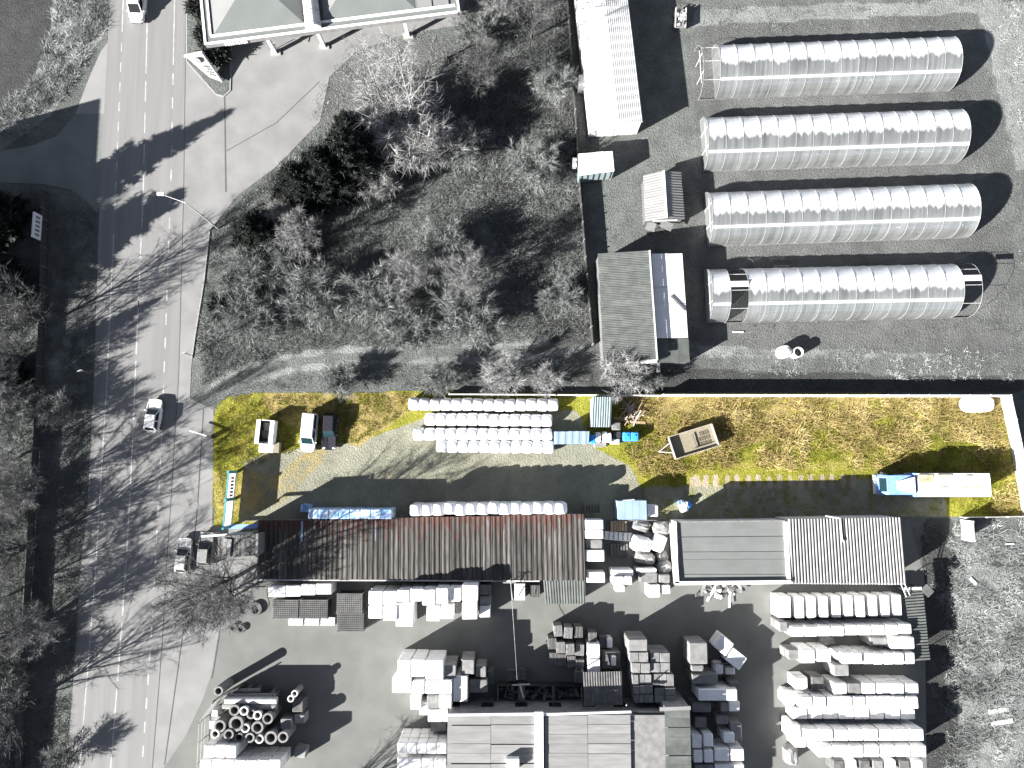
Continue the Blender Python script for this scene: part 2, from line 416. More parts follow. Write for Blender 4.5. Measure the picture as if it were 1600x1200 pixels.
def cover_mat(name, base, layers, bump, fine=1.0):
    """base and layer colours (dark, light) mixed by the cover masks, edges broken by noise"""
    m = bpy.data.materials.new(name); n, l, bs = nodes(m)
    bs.inputs['Roughness'].default_value = .95; bs.inputs['Specular IOR Level'].default_value = .1
    g = n.new('ShaderNodeNewGeometry')
    def noise(s, d=6, st=None):
        x = n.new('ShaderNodeTexNoise'); x.inputs['Scale'].default_value = s; x.inputs['Detail'].default_value = d; x.inputs['Roughness'].default_value = .65
        if st:
            mp = n.new('ShaderNodeMapping'); mp.inputs['Scale'].default_value = st; l.new(g.outputs['Position'], mp.inputs[0]); l.new(mp.outputs[0], x.inputs['Vector'])
        else: l.new(g.outputs['Position'], x.inputs['Vector'])
        return x.outputs[0]
    n1 = noise(.55 * fine, 9); n2 = noise(3.2 * fine, 5); big = noise(.12, 3)
    def ramp(src, a, b, p0=.3, p1=.7):
        r = n.new('ShaderNodeValToRGB'); r.color_ramp.elements[0].position = p0; r.color_ramp.elements[1].position = p1
        r.color_ramp.elements[0].color = (*a, 1); r.color_ramp.elements[1].color = (*b, 1); l.new(src, r.inputs[0]); return r.outputs[0]
    mixn = n.new('ShaderNodeMath'); mixn.operation = 'MULTIPLY_ADD'; mixn.inputs[1].default_value = .5
    l.new(n1, mixn.inputs[0])
    h = n.new('ShaderNodeMath'); h.operation = 'MULTIPLY'; h.inputs[1].default_value = .5; l.new(n2, h.inputs[0]); l.new(h.outputs[0], mixn.inputs[2])
    colr = ramp(mixn.outputs[0], *base, p0=.36, p1=.64)
    at = n.new('ShaderNodeAttribute'); at.attribute_name = 'cov'
    sp = n.new('ShaderNodeSeparateColor'); l.new(at.outputs['Color'], sp.inputs[0])
    for i, lay in enumerate(layers):
        lc = ramp(mixn.outputs[0], *lay, p0=.36, p1=.64)
        mk = n.new('ShaderNodeMath'); mk.operation = 'MULTIPLY_ADD'; mk.inputs[1].default_value = .9; l.new(n1, mk.inputs[0])
        ad = n.new('ShaderNodeMath'); ad.operation = 'ADD'; l.new(sp.outputs[i], ad.inputs[0]); l.new(mk.outputs[0], ad.inputs[1]); mk.inputs[2].default_value = -.45
        mr = n.new('ShaderNodeMapRange'); mr.inputs['From Min'].default_value = .38; mr.inputs['From Max'].default_value = .62; l.new(ad.outputs[0], mr.inputs[0])
        mx = n.new('ShaderNodeMix'); mx.data_type = 'RGBA'; l.new(mr.outputs[0], mx.inputs[0]); l.new(colr, mx.inputs[6]); l.new(lc, mx.inputs[7]); colr = mx.outputs[2]
    hs = n.new('ShaderNodeHueSaturation'); mr = n.new('ShaderNodeMapRange'); mr.inputs['From Min'].default_value = .3; mr.inputs['From Max'].default_value = .7
    mr.inputs['To Min'].default_value = .78; mr.inputs['To Max'].default_value = 1.2; l.new(big, mr.inputs[0]); l.new(mr.outputs[0], hs.inputs['Value']); l.new(colr, hs.inputs['Color'])
    l.new(hs.outputs[0], bs.inputs['Base Color'])
    bp = n.new('ShaderNodeBump'); bp.inputs['Distance'].default_value = bump; l.new(noise(4.5 * fine, 6), bp.inputs['Height']); l.new(bp.outputs[0], bs.inputs['Normal'])
    return m
GZ = 0.0
G = lambda a, b: ((a * .98, a, a * .97), (b * .98, b, b * .97))
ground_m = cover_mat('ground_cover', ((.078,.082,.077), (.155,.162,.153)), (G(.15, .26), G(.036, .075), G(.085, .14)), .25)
TRACK = [(300, 655), (335, 598), (400, 568), (520, 548), (640, 548), (760, 538), (860, 532), (905, 520), (905, 545), (800, 566), (640, 572), (520, 568), (420, 590), (350, 622), (312, 668)]
def strip(pl, w_): return [(x, y - w_) for x, y in pl] + [(x, y + w_) for x, y in pl[::-1]]
RUT1 = [(296, 650), (325, 606), (365, 580), (440, 558), (530, 547), (640, 544), (760, 541), (860, 533), (905, 524)]
RUTS = [strip(RUT1, 4.5), strip([(x + 12, y + 21) for x, y in RUT1], 4.5)]
ground = grid_sheet('ground', -120, 1720, -160, 1320, 330, 260, GZ, layers=[
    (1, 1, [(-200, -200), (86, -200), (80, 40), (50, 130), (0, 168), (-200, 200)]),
    (0, 1, [(88, -200), (176, -200), (170, 40), (120, 120), (80, 180), (0, 235), (-200, 280), (-200, 200), (0, 168), (50, 130), (78, 40)]),
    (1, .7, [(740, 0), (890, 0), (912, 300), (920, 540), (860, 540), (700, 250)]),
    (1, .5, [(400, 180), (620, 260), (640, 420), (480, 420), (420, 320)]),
    (2, 1, [(1085, 40), (1530, 20), (1600, 560), (1090, 540)]),
    (0, .9, [(1085, 15), (1320, 5), (1530, 0), (1540, 35), (1330, 42), (1085, 55)]),
    (0, 1, [(1532, -150), (1556, -150), (1572, 100), (1606, 260), (1590, 270), (1552, 110), (1530, 0)]),
    (0, .7, [(1556, 0), (1760, 0), (1760, 420), (1612, 300), (1575, 100)]),
    (0, .55, [(1050, 530), (1600, 525), (1600, 560), (1050, 562)]),
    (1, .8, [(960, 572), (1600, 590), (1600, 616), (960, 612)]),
    (1, .9, [(1440, 810), (1490, 812), (1500, 1300), (1440, 1300)]),  # shade of the yard stacks put into the ground as dark cover
    (0, .6, [(1485, 830), (1760, 815), (1760, 1320), (1490, 1320), (1470, 1000)]),
    *[(0, 1, r) for r in RUTS], (2, .8, [(500, 120), (700, 50), (720, 90), (640, 200), (560, 190), (490, 200)]),
    (0, .5, [(78, 400), (145, 470), (138, 620), (70, 640)]),
    (2, .8, [(270, 640), (335, 640), (335, 830), (262, 830)]),
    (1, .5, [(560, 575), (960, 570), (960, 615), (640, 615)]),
], m=ground_m, skirt=True)

plot_m = cover_mat('plot_cover', ((.085, .084, .012), (.28, .27, .042)), (
    ((.160, .158, .122), (.262, .256, .195)),      # gravel
    ((.15, .115, .036), (.35, .275, .115)),        # straw
    ((.25, .20, .14), (.36, .30, .23))), .16)      # pale bare soil
PLOT = [(334, 648), (342, 630), (356, 621), (400, 614), (640, 612), (1563, 616), (1572, 660), (1598, 806), (1488, 806), (1420, 808), (1058, 816), (1046, 812), (915, 812), (400, 822), (336, 822), (331, 740)]
rut = []
for i in range(15):
    x = 1098 + i * 16.5
    rut.append((2, .85, [(x, 740), (x + 8, 739), (x + 10, 763), (x + 1, 765)]))
plot = grid_sheet('plot_grass', 325, 1602, 608, 828, 420, 76, GZ + .02, clip=PLOT, blur=2, layers=[
    (1, .62, [(400, 612), (650, 612), (650, 640), (560, 700), (430, 660)]),
    (1, .5, [(330, 735), (430, 735), (500, 690), (520, 710), (440, 790), (335, 822)]),
    (0, 1, [(425, 712), (470, 700), (560, 690), (640, 662), (700, 640), (900, 640), (930, 700), (985, 728), (1000, 760), (1090, 770), (1090, 830), (400, 830), (382, 742)]),
    (0, .7, [(380, 720), (432, 700), (432, 800), (372, 822)]),
    (0, .6, [(1000, 760), (1380, 745), (1480, 760), (1480, 812), (1000, 815)]),
    (1, .85, [(960, 616), (1560, 616), (1572, 690), (1480, 690), (1400, 650), (1150, 700), (1000, 665)]),
    (1, .4, [(1120, 700), (1380, 690), (1440, 735), (1090, 740)]),
    (2, .8, [(1076, 743), (1092, 741), (1096, 760), (1078, 760)]),
    (2, .75, [(600, 742), (612, 741), (611, 750), (600, 750)]), (2, .6, [(1030, 742), (1042, 741), (1041, 749), (1031, 749)]),
    *rut], m=plot_m)

def sheet(name, pts, z, m, parent=None, kind='structure'):
    mb = MB(); V = [P(u, v)[:2] for u, v in pts]
    mb.add([(x, y, z) for x, y in V], [tuple(range(len(V)))])
    a = sum(V[i][0] * V[(i + 1) % len(V)][1] - V[(i + 1) % len(V)][0] * V[i][1] for i in range(len(V)))
    if a < 0: mb.f = [tuple(reversed(mb.f[0]))]
    o = mb.build(name, m, parent, local=True)
    if parent is None: o['kind'] = kind
    return o
YS = [-260, 0, 300, 600, 700, 800, 900, 1000, 1200, 1500]
def xl(y, xs): return float(np.interp(y, YS, xs))
EDGE_L = [180, 172, 156, 147, 142, 136, 125, 119, 105, 84]
EDGE_R = [300, 291, 287, 279, 272, 266, 259, 254, 238, 214]
LINE_L = [202, 193, 181, 167, 161, 155, 149, 141, 125, 101]
LINE_C = [237, 231, 224, 211, 207, 202, 196, 189, 173, 150]
LINE_R = [278, 273, 267, 256, 252, 247, 242, 236, 222, 200]
yy = list(range(-260, 1501, 40))
road = sheet('road', [(xl(y, EDGE_L), y) for y in yy] + [(xl(y, EDGE_R), y) for y in yy[::-1]], .036, M['asphalt'])
sheet('side_road', [(-260, 240), (0, 236), (50, 228), (90, 212), (118, 178), (172, 176), (158, 300), (153, 335), (140, 318), (110, 296), (70, 288), (0, 285), (-260, 300)], .030, M['sideroad'])
sheet('layby', [(172, 62), (158, 80), (140, 120), (118, 178), (170, 178), (173, 100)], .033, M['layby'])
fore = sheet('forecourt', [(290, -120), (760, -120), (716, 40), (640, 52), (560, 78), (515, 120), (500, 190), (430, 262), (372, 305), (340, 345), (327, 362), (319, 440), (306, 520), (299, 575), (297, 622), (272, 622), (280, 500), (287, 300), (291, 0)], .030, M['lot'])
sheet('pavement', [(277, 622), (297, 622), (334, 640), (332, 822), (400, 822), (404, 905), (345, 985), (335, 1040), (318, 1090), (290, 1150), (256, 1200), (235, 1320), (219, 1500), (215, 1500), (238, 1200), (254, 1000), (266, 800), (272, 700)], .026, M['lot'])
sheet('yard', [(345, 985), (400, 905), (400, 822), (915, 812), (1046, 812), (1058, 816), (1420, 812), (1444, 900), (1452, 1500), (215, 1500), (256, 1200), (290, 1150), (318, 1090), (335, 1040)], .022, M['yard'])

# painted lines and the tar joint belong to the road
def dash(xs, y0, y1, hw, name='lane_line', m='paint', z=.041):
    sheet(name, [(xl(y0, xs) - hw, y0), (xl(y0, xs) + hw, y0), (xl(y1, xs) + hw, y1), (xl(y1, xs) - hw, y1)], z, M[m], road)
def run(xs, y0, y1, on, off, hw):
    y = y0
    while y < y1: dash(xs, y, min(y + on, y1), hw); y += on + off
run(LINE_L, -120, 50, 170, 10, .8); run(LINE_L, 67, 330, 14, 17, .8); run(LINE_L, 366, 1400, 60, .6, .8)
run(LINE_C, -120, 115, 118, 3, .9); run(LINE_C, 127, 480, 32, 17, .9); run(LINE_C, 462, 1400, 92, 10, 1.0)
run(LINE_R, -120, 102, 111, 1, .9); run(LINE_R, 115, 1400, 17.5, 20, 1.0)
for i in range(len(yy) - 1):
    dash(EDGE_R, yy[i], yy[i + 1], .45, 'kerb_joint', 'seam', .043)
for u, v, r in ((280, 764, 8), (303, 790, 7.5), (95, 850, 5)):
    mb = MB(); c = P(u, v); mb.ring(c, r / 12.4, r / 12.4 - .14, .02, .052, 20); mb.add([(c[0] + (r / 12.4 - .15) * math.cos(k * .314), c[1] + (r / 12.4 - .15) * math.sin(k * .314), .046) for k in range(20)], [tuple(range(20))])
    mb.solo('manhole_cover', M['lot'], {280: 'round concrete manhole cover beside the road joint', 303: 'round concrete manhole cover nearer the fenced plot', 95: 'small round cover in the grass verge'}[u], 'manhole cover', 'manhole covers')
def jointline(pts, name='paving_joint', hw=.05, z=.047, m='seam', parent=None):
    for (u0, v0), (u1, v1) in zip(pts[:-1], pts[1:]):
        a = np.array(P(u0, v0)[:2]); b = np.array(P(u1, v1)[:2]); d = b - a; d /= np.linalg.norm(d); k = np.array((-d[1], d[0])) * hw
        mb = MB(); mb.add([(*(a - k), z), (*(b - k), z), (*(b + k), z), (*(a + k), z)], [(0, 1, 2, 3)]); mb.build(name, M[m], parent, local=True)
jointline([(351, 152), (353, 300)], parent=fore, hw=.08); jointline([(354, 236), (432, 192), (499, 128)], parent=fore)
jointline([(318, 640), (308, 800), (290, 960), (257, 1195)], parent=fore, hw=.05); jointline([(345, 975), (331, 1060)], parent=fore, hw=.07)
def kerb(pts, parent, w_=.14, h=.13, name='kerb_stone', m='kerb', step=1.2):
    for (u0, v0), (u1, v1) in zip(pts[:-1], pts[1:]):
        a = np.array(P(u0, v0)); b = np.array(P(u1, v1)); L = np.linalg.norm(b - a); k = max(1, int(L / step))
        for i in range(k):
            p = a + (b - a) * (i / k); q = a + (b - a) * ((i + 1) / k - .012 / L)
            mb = MB(); mb.bar(p + (0, 0, h / 2), q + (0, 0, h / 2), w_, h); mb.build(name, M[m], parent, local=True)
kerb([(328, 360), (319, 440), (306, 520), (300, 560)], fore)
kerb([(340, 345), (328, 360)], fore)
# ================================================================ BUILDINGS
def V3(a): return np.array(a, float)
def sheets(parent, A, B, C, D, n, ribs, amp, m, name='roof_sheet', rows=2, gap=.01, lift=.0, jitter=.012):
    """sheets side by side along AB, each with ribs running A->D; A,B,C,D are 3D corners in order"""
    A, B, C, D = map(V3, (A, B, C, D)); nrm = np.cross(B - A, D - A); nrm /= np.linalg.norm(nrm)
    if nrm[2] < 0: nrm = -nrm
    L = np.linalg.norm(B - A)
    for i in range(n):
        u0, u1 = i / n + gap / L, (i + 1) / n - gap / L
        mb = MB(); k = max(1, ribs) * 4 if amp else 1; prof = [0, 1, 1, 0]; jz = random.uniform(0, jitter); dj = random.uniform(-jitter, jitter) * 2
        runv = []
        for r in range(rows):
            t = r / (rows - 1)
            for c in range(k + 1):
                u = u0 + (u1 - u0) * c / k
                p = (A * (1 - u) + B * u) * (1 - t) + (D * (1 - u) + C * u) * t
                p = p + nrm * (lift + jz + (prof[c % 4] * amp if amp else 0)) + (D - A) / np.linalg.norm(D - A) * dj
                mb.v.append(tuple(p)); runv.append(t)
        for r in range(rows - 1):
            for c in range(k): mb.f.append((r * (k + 1) + c, (r + 1) * (k + 1) + c, (r + 1) * (k + 1) + c + 1, r * (k + 1) + c + 1))
        # a folded edge gives the sheet its thickness
        b = len(mb.v); mb.v += [tuple(V3(p) - nrm * .03) for p in mb.v[:]]; runv += runv
        mb.f += [tuple(b + x for x in reversed(f)) for f in mb.f[:]]
        e0 = (rows - 1) * (k + 1)
        for c in range(k):
            mb.f.append((c, c + 1, b + c + 1, b + c)); mb.f.append((e0 + c + 1, e0 + c, b + e0 + c, b + e0 + c + 1))
        mb.run = runv
        mb.build(name, M[m], parent)
def inset(pts, d):
    c = np.mean([p[:2] for p in pts], 0)
    o = []
    for p in pts:
        k = np.array(p[:2]) - c; L = np.linalg.norm(k); o.append(tuple(c + k * (1 - d / L)))
    return o
def body(parent, corners, zb=0, drop=.10, ins=.25, m='white_wall', name='wall'):
    """walls under a roof whose four 3D corners are given"""
    mb = MB(); mb.prism(inset(corners, ins), zb, [c[2] - drop for c in corners]) if False else None
    pts = inset(corners, ins); n = len(pts)
    a = sum(pts[i][0] * pts[(i + 1) % n][1] - pts[(i + 1) % n][0] * pts[i][1] for i in range(n))
    zs = [c[2] - drop for c in corners]
    if a < 0: pts = pts[::-1]; zs = zs[::-1]
    vs = [(x, y, zb) for x, y in pts] + [(x, y, z) for (x, y), z in zip(pts, zs)]
    mb.add(vs, [tuple(range(n, 2 * n))] + [(i, (i + 1) % n, n + (i + 1) % n, n + i) for i in range(n)])
    return mb.build(name, M[m], parent)
def base_of(c): return (float(np.mean([p[0] for p in c])), float(np.mean([p[1] for p in c])), 0.0)
def lerp(a, b, t): return V3(a) * (1 - t) + V3(b) * t
def beam(parent, p, q, w_, h, m, name): mb = MB(); mb.bar(p, q, w_, h); return mb.build(name, M[m], parent)

# ---- long brown shed beside the yard
hN, hS = 3.2, 2.8
A, B, C, D = P(404, 814, hN), P(912, 803, hN), P(915, 907, hS), P(401, 905, hS)
sh = thing('storage_shed', base_of((A, B, C, D)), 'long storage shed with rusty brown corrugated roof beside the gravel drive', 'shed')
body(sh, (A, B, C, D), m='wood')
sheets(sh, A, B, C, D, 32, 2, .07, 'brown_roof', rows=6, jitter=.05, gap=.03)
for i in (4.3, 11.6): mb = MB(); mb.bar(lerp(lerp(A, B, i / 32), lerp(D, C, i / 32), .02) + (0, 0, .06), lerp(lerp(A, B, i / 32), lerp(D, C, i / 32), .36) + (0, 0, .06), .22, .03); mb.build('patch_strip', M['blue_roof'], sh)
E = [P(848, 898, 2.7), P(914, 898, 2.7), P(915, 943, 2.4), P(852, 943, 2.4)]
body(sh, E, m='wood', name='annex_wall'); sheets(sh, *E, 5, 3, .05, 'fibre', rows=3, name='annex_sheet')
mb = MB(); mb.bar(lerp(D, C, .0) + (0, -.1, -.08), lerp(D, C, .86) + (0, -.1, -.08), .14, .12); mb.build('gutter', M['pale_steel'], sh)
mb = MB(); p0 = V3(P(798, 908, 2.8)); mb.tube(p0, p0 + (0, 0, 1.2), .05); mb.tube(p0 + (-.9, 0, 1.1), p0 + (.6, 0, 1.1), .04); mb.tube(p0 + (0, 0, 1), p0 + (.2, -2.2, -.4), .04); mb.build('wire_bracket', M['pale_steel'], sh)
p1 = V3(P(808, 1062, 4.2)); mb = MB()
mid = [p0 + (0, 0, 1.1) + (p1 - p0 - V3((0, 0, 1.1))) * t - V3((0, 0, 1.2 * math.sin(math.pi * t))) for t in np.linspace(0, 1, 9)]
for a, b in zip(mid[:-1], mid[1:]): mb.tube(a, b, .025, n=4)
mb.build('overhead_cable', M['steel'], sh)

# ---- gatehouse below the bare tree, with its white front beam
A, B, C, D = P(340, 838, 6.2), P(402, 834, 6.2), P(402, 868, 5.9), P(340, 872, 5.9)
gh = thing('gatehouse', base_of((A, B, C, D)), 'dark flat roofed gatehouse under the bare tree with pale front beam', 'building')
body(gh, (A, B, C, D), m='wood', ins=.15); sheets(gh, A, B, C, D, 4, 2, .03, 'wood', rows=2)
beam(gh, V3(P(315, 838, 4.4)), V3(P(392, 833, 4.4)), .22, .3, 'white', 'front_beam')
for t in (.04, .5, .96):
    q = lerp(P(315, 838, 4.4), P(392, 833, 4.4), t); mb = MB(); mb.tube((q[0], q[1], 0), (q[0], q[1], 4.25), .08); mb.build('post', M['pale_steel'], gh)
beam(gh, V3(P(356, 842, 6.32)), V3(P(353, 870, 6.05)), .9, .08, 'pale_roof', 'roof_board')
beam(gh, V3(P(402, 834, 6.35)), V3(P(401, 870, 6.05)), .25, .12, 'pale_roof', 'edge_board')

# ---- flat roofed building with white parapet and its corrugated neighbour
h = 4.2
A, B, C, D = P(1058, 816, h), P(1229, 814, h), P(1233, 909, h), P(1061, 909, h)
fb = thing('flat_roof_building', base_of((A, B, C, D)), 'building with grey felt roof and white parapet along two sides', 'building')
body(fb, (A, B, C, D), ins=.02, drop=.12, m='white_wall')
for i in range(8):
    a, b = i / 8 + .002, (i + 1) / 8 - .002
    sheets(fb, lerp(A, D, a), lerp(B, C, a), lerp(B, C, b), lerp(A, D, b), 1, 0, 0, 'grey_roof', name='roof_strip', jitter=.02)
beam(fb, V3(P(1050, 818, h + .15)), V3(P(1057, 911, h + .15)), .55, .5, 'white', 'parapet')
beam(fb, V3(P(1054, 911, h + .15)), V3(P(1234, 909, h + .15)), .40, .5, 'white', 'parapet')
beam(fb, V3(P(1227, 815, h + .1)), V3(P(1232, 907, h + .1)), .42, .35, 'panel', 'parapet')
beam(fb, V3(P(1058, 815.5, h + .05)), V3(P(1227, 813.5, h + .05)), .14, .15, 'steel', 'roof_edge')
mb = MB(); q = lerp(C, D, .5); 
for t in (.2, .5, .8):
    q = lerp(D, C, t); mb = MB(); mb.box((q[0], q[1] - .01, 1.6), (1.2, .1, 1.1)); mb.build('window', M['glass'], fb)
A, B, C, D = P(1231, 811, 4.6), P(1407, 808, 4.6), P(1416, 913, 4.0), P(1236, 912, 4.0)
cb = thing('corrugated_building', base_of((A, B, C, D)), 'building with bright striped corrugated steel roof beside the grey flat roof', 'building')
body(cb, (A, B, C, D), ins=.15, drop=.22, m='white_wall'); sheets(cb, A, B, C, D, 12, 3, .24, 'stripe_roof', rows=2, jitter=.01)
mb = MB(); q = V3(P(1313, 810, 4.95)); mb.tube(V3(P(1290, 806, 4.7)), q, .09); mb.tube(q, V3(P(1316, 843, 4.75)), .09); mb.tube(V3(P(1316, 843, 4.75)), V3(P(1319, 846, 4.7)), .14); mb.build('roof_pipe', M['pale_steel'], cb)
mb = MB(); mb.tube(V3(P(1407, 911, 4)), V3(P(1416, 932, 2.8)), .06); mb.tube(V3(P(1412, 909, 4)), V3(P(1422, 930, 2.8)), .06); mb.build('drain_pipe', M['pale_steel'], cb)
A, B, C, D = P(1412, 921, 2.7), P(1441, 919, 2.7), P(1453, 1031, 2.7), P(1427, 1033, 2.7)
sr = thing('lean_to_shelter', base_of((A, B, C, D)), 'narrow ribbed roof shelter behind the ends of the white stacks', 'shelter')
sheets(sr, B, C, D, A, 8, 3, .10, 'fibre', rows=2)
for q in (A, B, C, D, lerp(A, D, .5), lerp(B, C, .5)):
    mb = MB(); mb.tube((q[0], q[1], 0), (q[0], q[1], 2.6), .06, n=6); mb.build('post', M['dark'], sr)
beam(sr, V3(P(1443, 917, 2.8)), V3(P(1455, 929, 2.8)), 1.0, .06, 'fibre', 'loose_board')
beam(sr, V3(P(1413, 920, 2.85)), V3(P(1440, 919, 2.85)), .3, .1, 'pale_steel', 'top_rail')

# ---- warehouse at the south edge: board roofs, north wall in shade
hw = 6.2
A, B = P(698, 1118, hw), P(838, 1116, hw)
wh = thing('warehouse', (A[0] + 8, A[1] - 6, 0), 'warehouse with pale boarded roofs and a white gutter at the yard edge', 'warehouse')
xr = P(1078, 1106, hw)[0]
yS = P(800, 1330, hw)[1]
mb = MB(); x0 = A[0] + .1; x1 = P(1040, 1116, hw)[0]; y0 = A[1] - .05
mb.prism([(x0, y0), (x1, y0), (x1, yS), (x0, yS)], 0, hw - .25); mb.build('wall', M['stone'], wh)
def boards(parent, u0, u1, v0, m, n=14, step=1.02, z=hw, name='roof_board', split=1):
    xa, y = P(u0, v0, z)[:2]; xb = P(u1, v0, z)[0]
    for i in range(n):
        for k in range(split):
            a = xa + (xb - xa) * k / split; b = xa + (xb - xa) * (k + 1) / split
            sheets(parent, (a + .01, y - i * step, z), (b - .01, y - i * step, z), (b - .01, y - (i + 1) * step + .03, z - .0), (a + .01, y - (i + 1) * step + .03, z), 1, 0, 0, m, name=name, jitter=.035)
boards(wh, 699, 835, 1118, 'pale_roof', split=2); boards(wh, 851, 985, 1117, 'pale_roof', split=2)
beam(wh, V3(P(842, 1112, hw + .1)), V3((P(842, 1112, hw)[0], yS, hw + .1)), .95, .5, 'white', 'valley_gutter')
beam(wh, V3(P(698, 1117, hw + .02)), V3(P(836, 1115, hw + .02)), .22, .22, 'white', 'eaves_board'); beam(wh, V3(P(850, 1116, hw + .02)), V3(P(986, 1112, hw + .02)), .22, .22, 'white', 'eaves_board')
boards(wh, 988, 1037, 1112, 'fibre', n=14, z=hw - .5, name='roof_sheet')
mb = MB(); xa = P(1036, 1108, hw)[0]; yt = P(1036, 1106, hw)[1]; mb.prism([(x1 - .02, yt), (xr, yt), (xr, yS), (x1 - .02, yS)], 0, hw - .22); mb.build('wing_wall', M['stone'], wh)
boards(wh, 1038, 1078, 1107, 'fibre', n=14, z=hw, name='roof_sheet', step=1.0)
beam(wh, V3(P(1031, 1108, hw + .05)), V3(P(1079, 1106, hw + .05)), .4, .15, 'pale_roof', 'eaves_board')
mb = MB(); q = P(801, 1190, hw); mb.box((q[0], q[1], hw + .4), (1.4, 1.2, .9)); mb.build('chimney', M['white'], wh)
mb = MB(); q = P(982, 1106, hw); mb.tube((q[0], q[1], hw - 1.2), (q[0] - .3, q[1] + .4, hw + .4), .07); mb.build('vent_pipe', M['pale_steel'], wh)
for u in (705, 760, 815, 870, 925, 975):
    x = P(u, 1118, hw)[0]; mb = MB(); mb.box((x, y0 + .05, 2.6), (1.4, .12, 1.2)); mb.build('window', M['glass'], wh)
# ---- dark ribbed roof in front of the warehouse
A, B, C, D = P(911, 1050, 4.0), P(971, 1049, 4.0), P(973, 1101, 4.4), P(913, 1103, 4.4)
dr = thing('open_shelter', base_of((A, B, C, D)), 'open shelter with dark ribbed roof against the warehouse', 'shelter')
sheets(dr, A, B, C, D, 5, 3, .05, 'stone_dark', rows=2)
for q in (A, B, C, D): mb = MB(); mb.tube((q[0], q[1], 0), (q[0], q[1], q[2] - .05), .08, n=6); mb.build('post', M['dark'], dr)

# ---- petrol station
hp = 5.2
A = V3(P(323, 67, hp)); B = V3(P(715, 17, hp)); ax = (B - A) / np.linalg.norm(B - A); ay = V3((-ax[1], ax[0], 0))
W = float(np.linalg.norm(B - A)); DEP = 14.0
st = thing('petrol_station', tuple(A * (1, 1, 0)), 'petrol station canopy with two hipped roofs and a curved skylight between', 'petrol station')
L = lambda a, b, z: tuple(A * (1, 1, 0) + ax * a + ay * b + V3((0, 0, z)))
mb = MB(); mb.prism([L(0, 0, 0)[:2], L(W, 0, 0)[:2], L(W, DEP, 0)[:2], L(0, DEP, 0)[:2]], hp - .75, hp); mb.build('canopy', M['station_roof'], st)
for p, q in ((L(-.05, -.15, hp - .3), L(W, -.15, hp - .3)), (L(-.15, -.25, hp - .3), L(-.15, DEP, hp - .3)), (L(W + .15, -.2, hp - .3), L(W + .15, DEP, hp - .3))): beam(st, p, q, .26, .7, 'stone', 'fascia'); beam(st, V3(p) + (0, 0, .38), V3(q) + (0, 0, .38), .3, .06, 'white', 'fascia_cap')
beam(st, L(.6, .75, hp + .08), L(W - .2, .75, hp + .08), .28, .16, 'white', 'gutter'); beam(st, L(.6, .95, hp + .08), L(.6, DEP, hp + .08), .25, .16, 'white', 'gutter')
def hip(a0, a1, b0, b1, z0, z1, parts):
    ym = (b0 + b1) / 2; rr = (b1 - b0) / 2
    c = [L(a0, b0, z0), L(a1, b0, z0), L(a1, b1, z0), L(a0, b1, z0)]; r0 = L(a0 + rr * .9, ym, z1); r1 = L(a1 - rr * .9, ym, z1)
    if a1 - a0 < 2 * rr * .9: r0 = r1 = L((a0 + a1) / 2, ym, z1)
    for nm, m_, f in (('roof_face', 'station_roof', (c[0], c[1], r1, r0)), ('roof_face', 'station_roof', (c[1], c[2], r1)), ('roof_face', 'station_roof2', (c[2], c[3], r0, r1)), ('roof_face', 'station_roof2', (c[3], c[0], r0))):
        mb = MB(); g = [V3(f[0])]
        for x in f[1:]:
            if np.linalg.norm(V3(x) - g[-1]) > .01: g.append(V3(x))
        mb.add(g, [tuple(range(len(g)))]); mb.build(nm, M[m_], st)
hip(1.0, 12.2, 1.0, 13.6, hp + .02, hp + 1.3, 0); hip(14.6, 26.2, 1.0, 13.6, hp + .02, hp + 1.3, 0)
mb = MB(); k = 12
for i in range(k + 1):
    a = math.pi * i / k
    for b in (-.1, DEP): mb.v.append(L(13.4 - 1.0 * math.cos(a), b, hp + .12 + 1.1 * math.sin(a)))
mb.f = [(2 * i, 2 * i + 2, 2 * i + 3, 2 * i + 1) for i in range(k)] + [tuple(range(0, 2 * k + 2, 2))[::-1]]; mb.build('barrel_skylight', M['pale_steel'], st)
for j in range(7):
    mb = MB()
    for i in range(k):
        a, b = math.pi * i / k, math.pi * (i + 1) / k
        mb.tube(L(13.4 - 1.04 * math.cos(a), .3 + j * 1.6, hp + .12 + 1.14 * math.sin(a)), L(13.4 - 1.04 * math.cos(b), .3 + j * 1.6, hp + .12 + 1.14 * math.sin(b)), .035, n=4)
    mb.build('skylight_rib', M['steel'], st)
for p in ((12.25, .1, .35), (14.5, .1, .35)): beam(st, L(p[0], .9, hp + .2), L(p[0], DEP, hp + .2), .25, .4, 'dark', 'skylight_curb')
for a0, a1 in ((26.5, 28.3), (28.5, 30.4)):
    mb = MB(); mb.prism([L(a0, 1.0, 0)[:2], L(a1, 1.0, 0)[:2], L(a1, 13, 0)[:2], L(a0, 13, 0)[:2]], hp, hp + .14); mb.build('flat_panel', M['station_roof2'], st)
for a in (7.0, 13.4, 24.5):
    mb = MB(); q = L(a, .8, 0); mb.box((q[0], q[1], hp / 2 - .4), (.45, .45, hp - .75), math.atan2(ax[1], ax[0])); mb.build('column', M['pale_steel'], st)
    mb = MB(); mb.box((q[0], q[1], .1), (1.3, .9, .2), math.atan2(ax[1], ax[0])); mb.build('column_plinth', M['kerb'], st)
for i in range(9):
    q = L(2.2 + i * .33, -.34, hp - .32); mb = MB(); mb.box(q, (.22, .08, random.choice((.45, .5, .38))), math.atan2(ax[1], ax[0])); mb.build('sign_letter', M['white'], st)
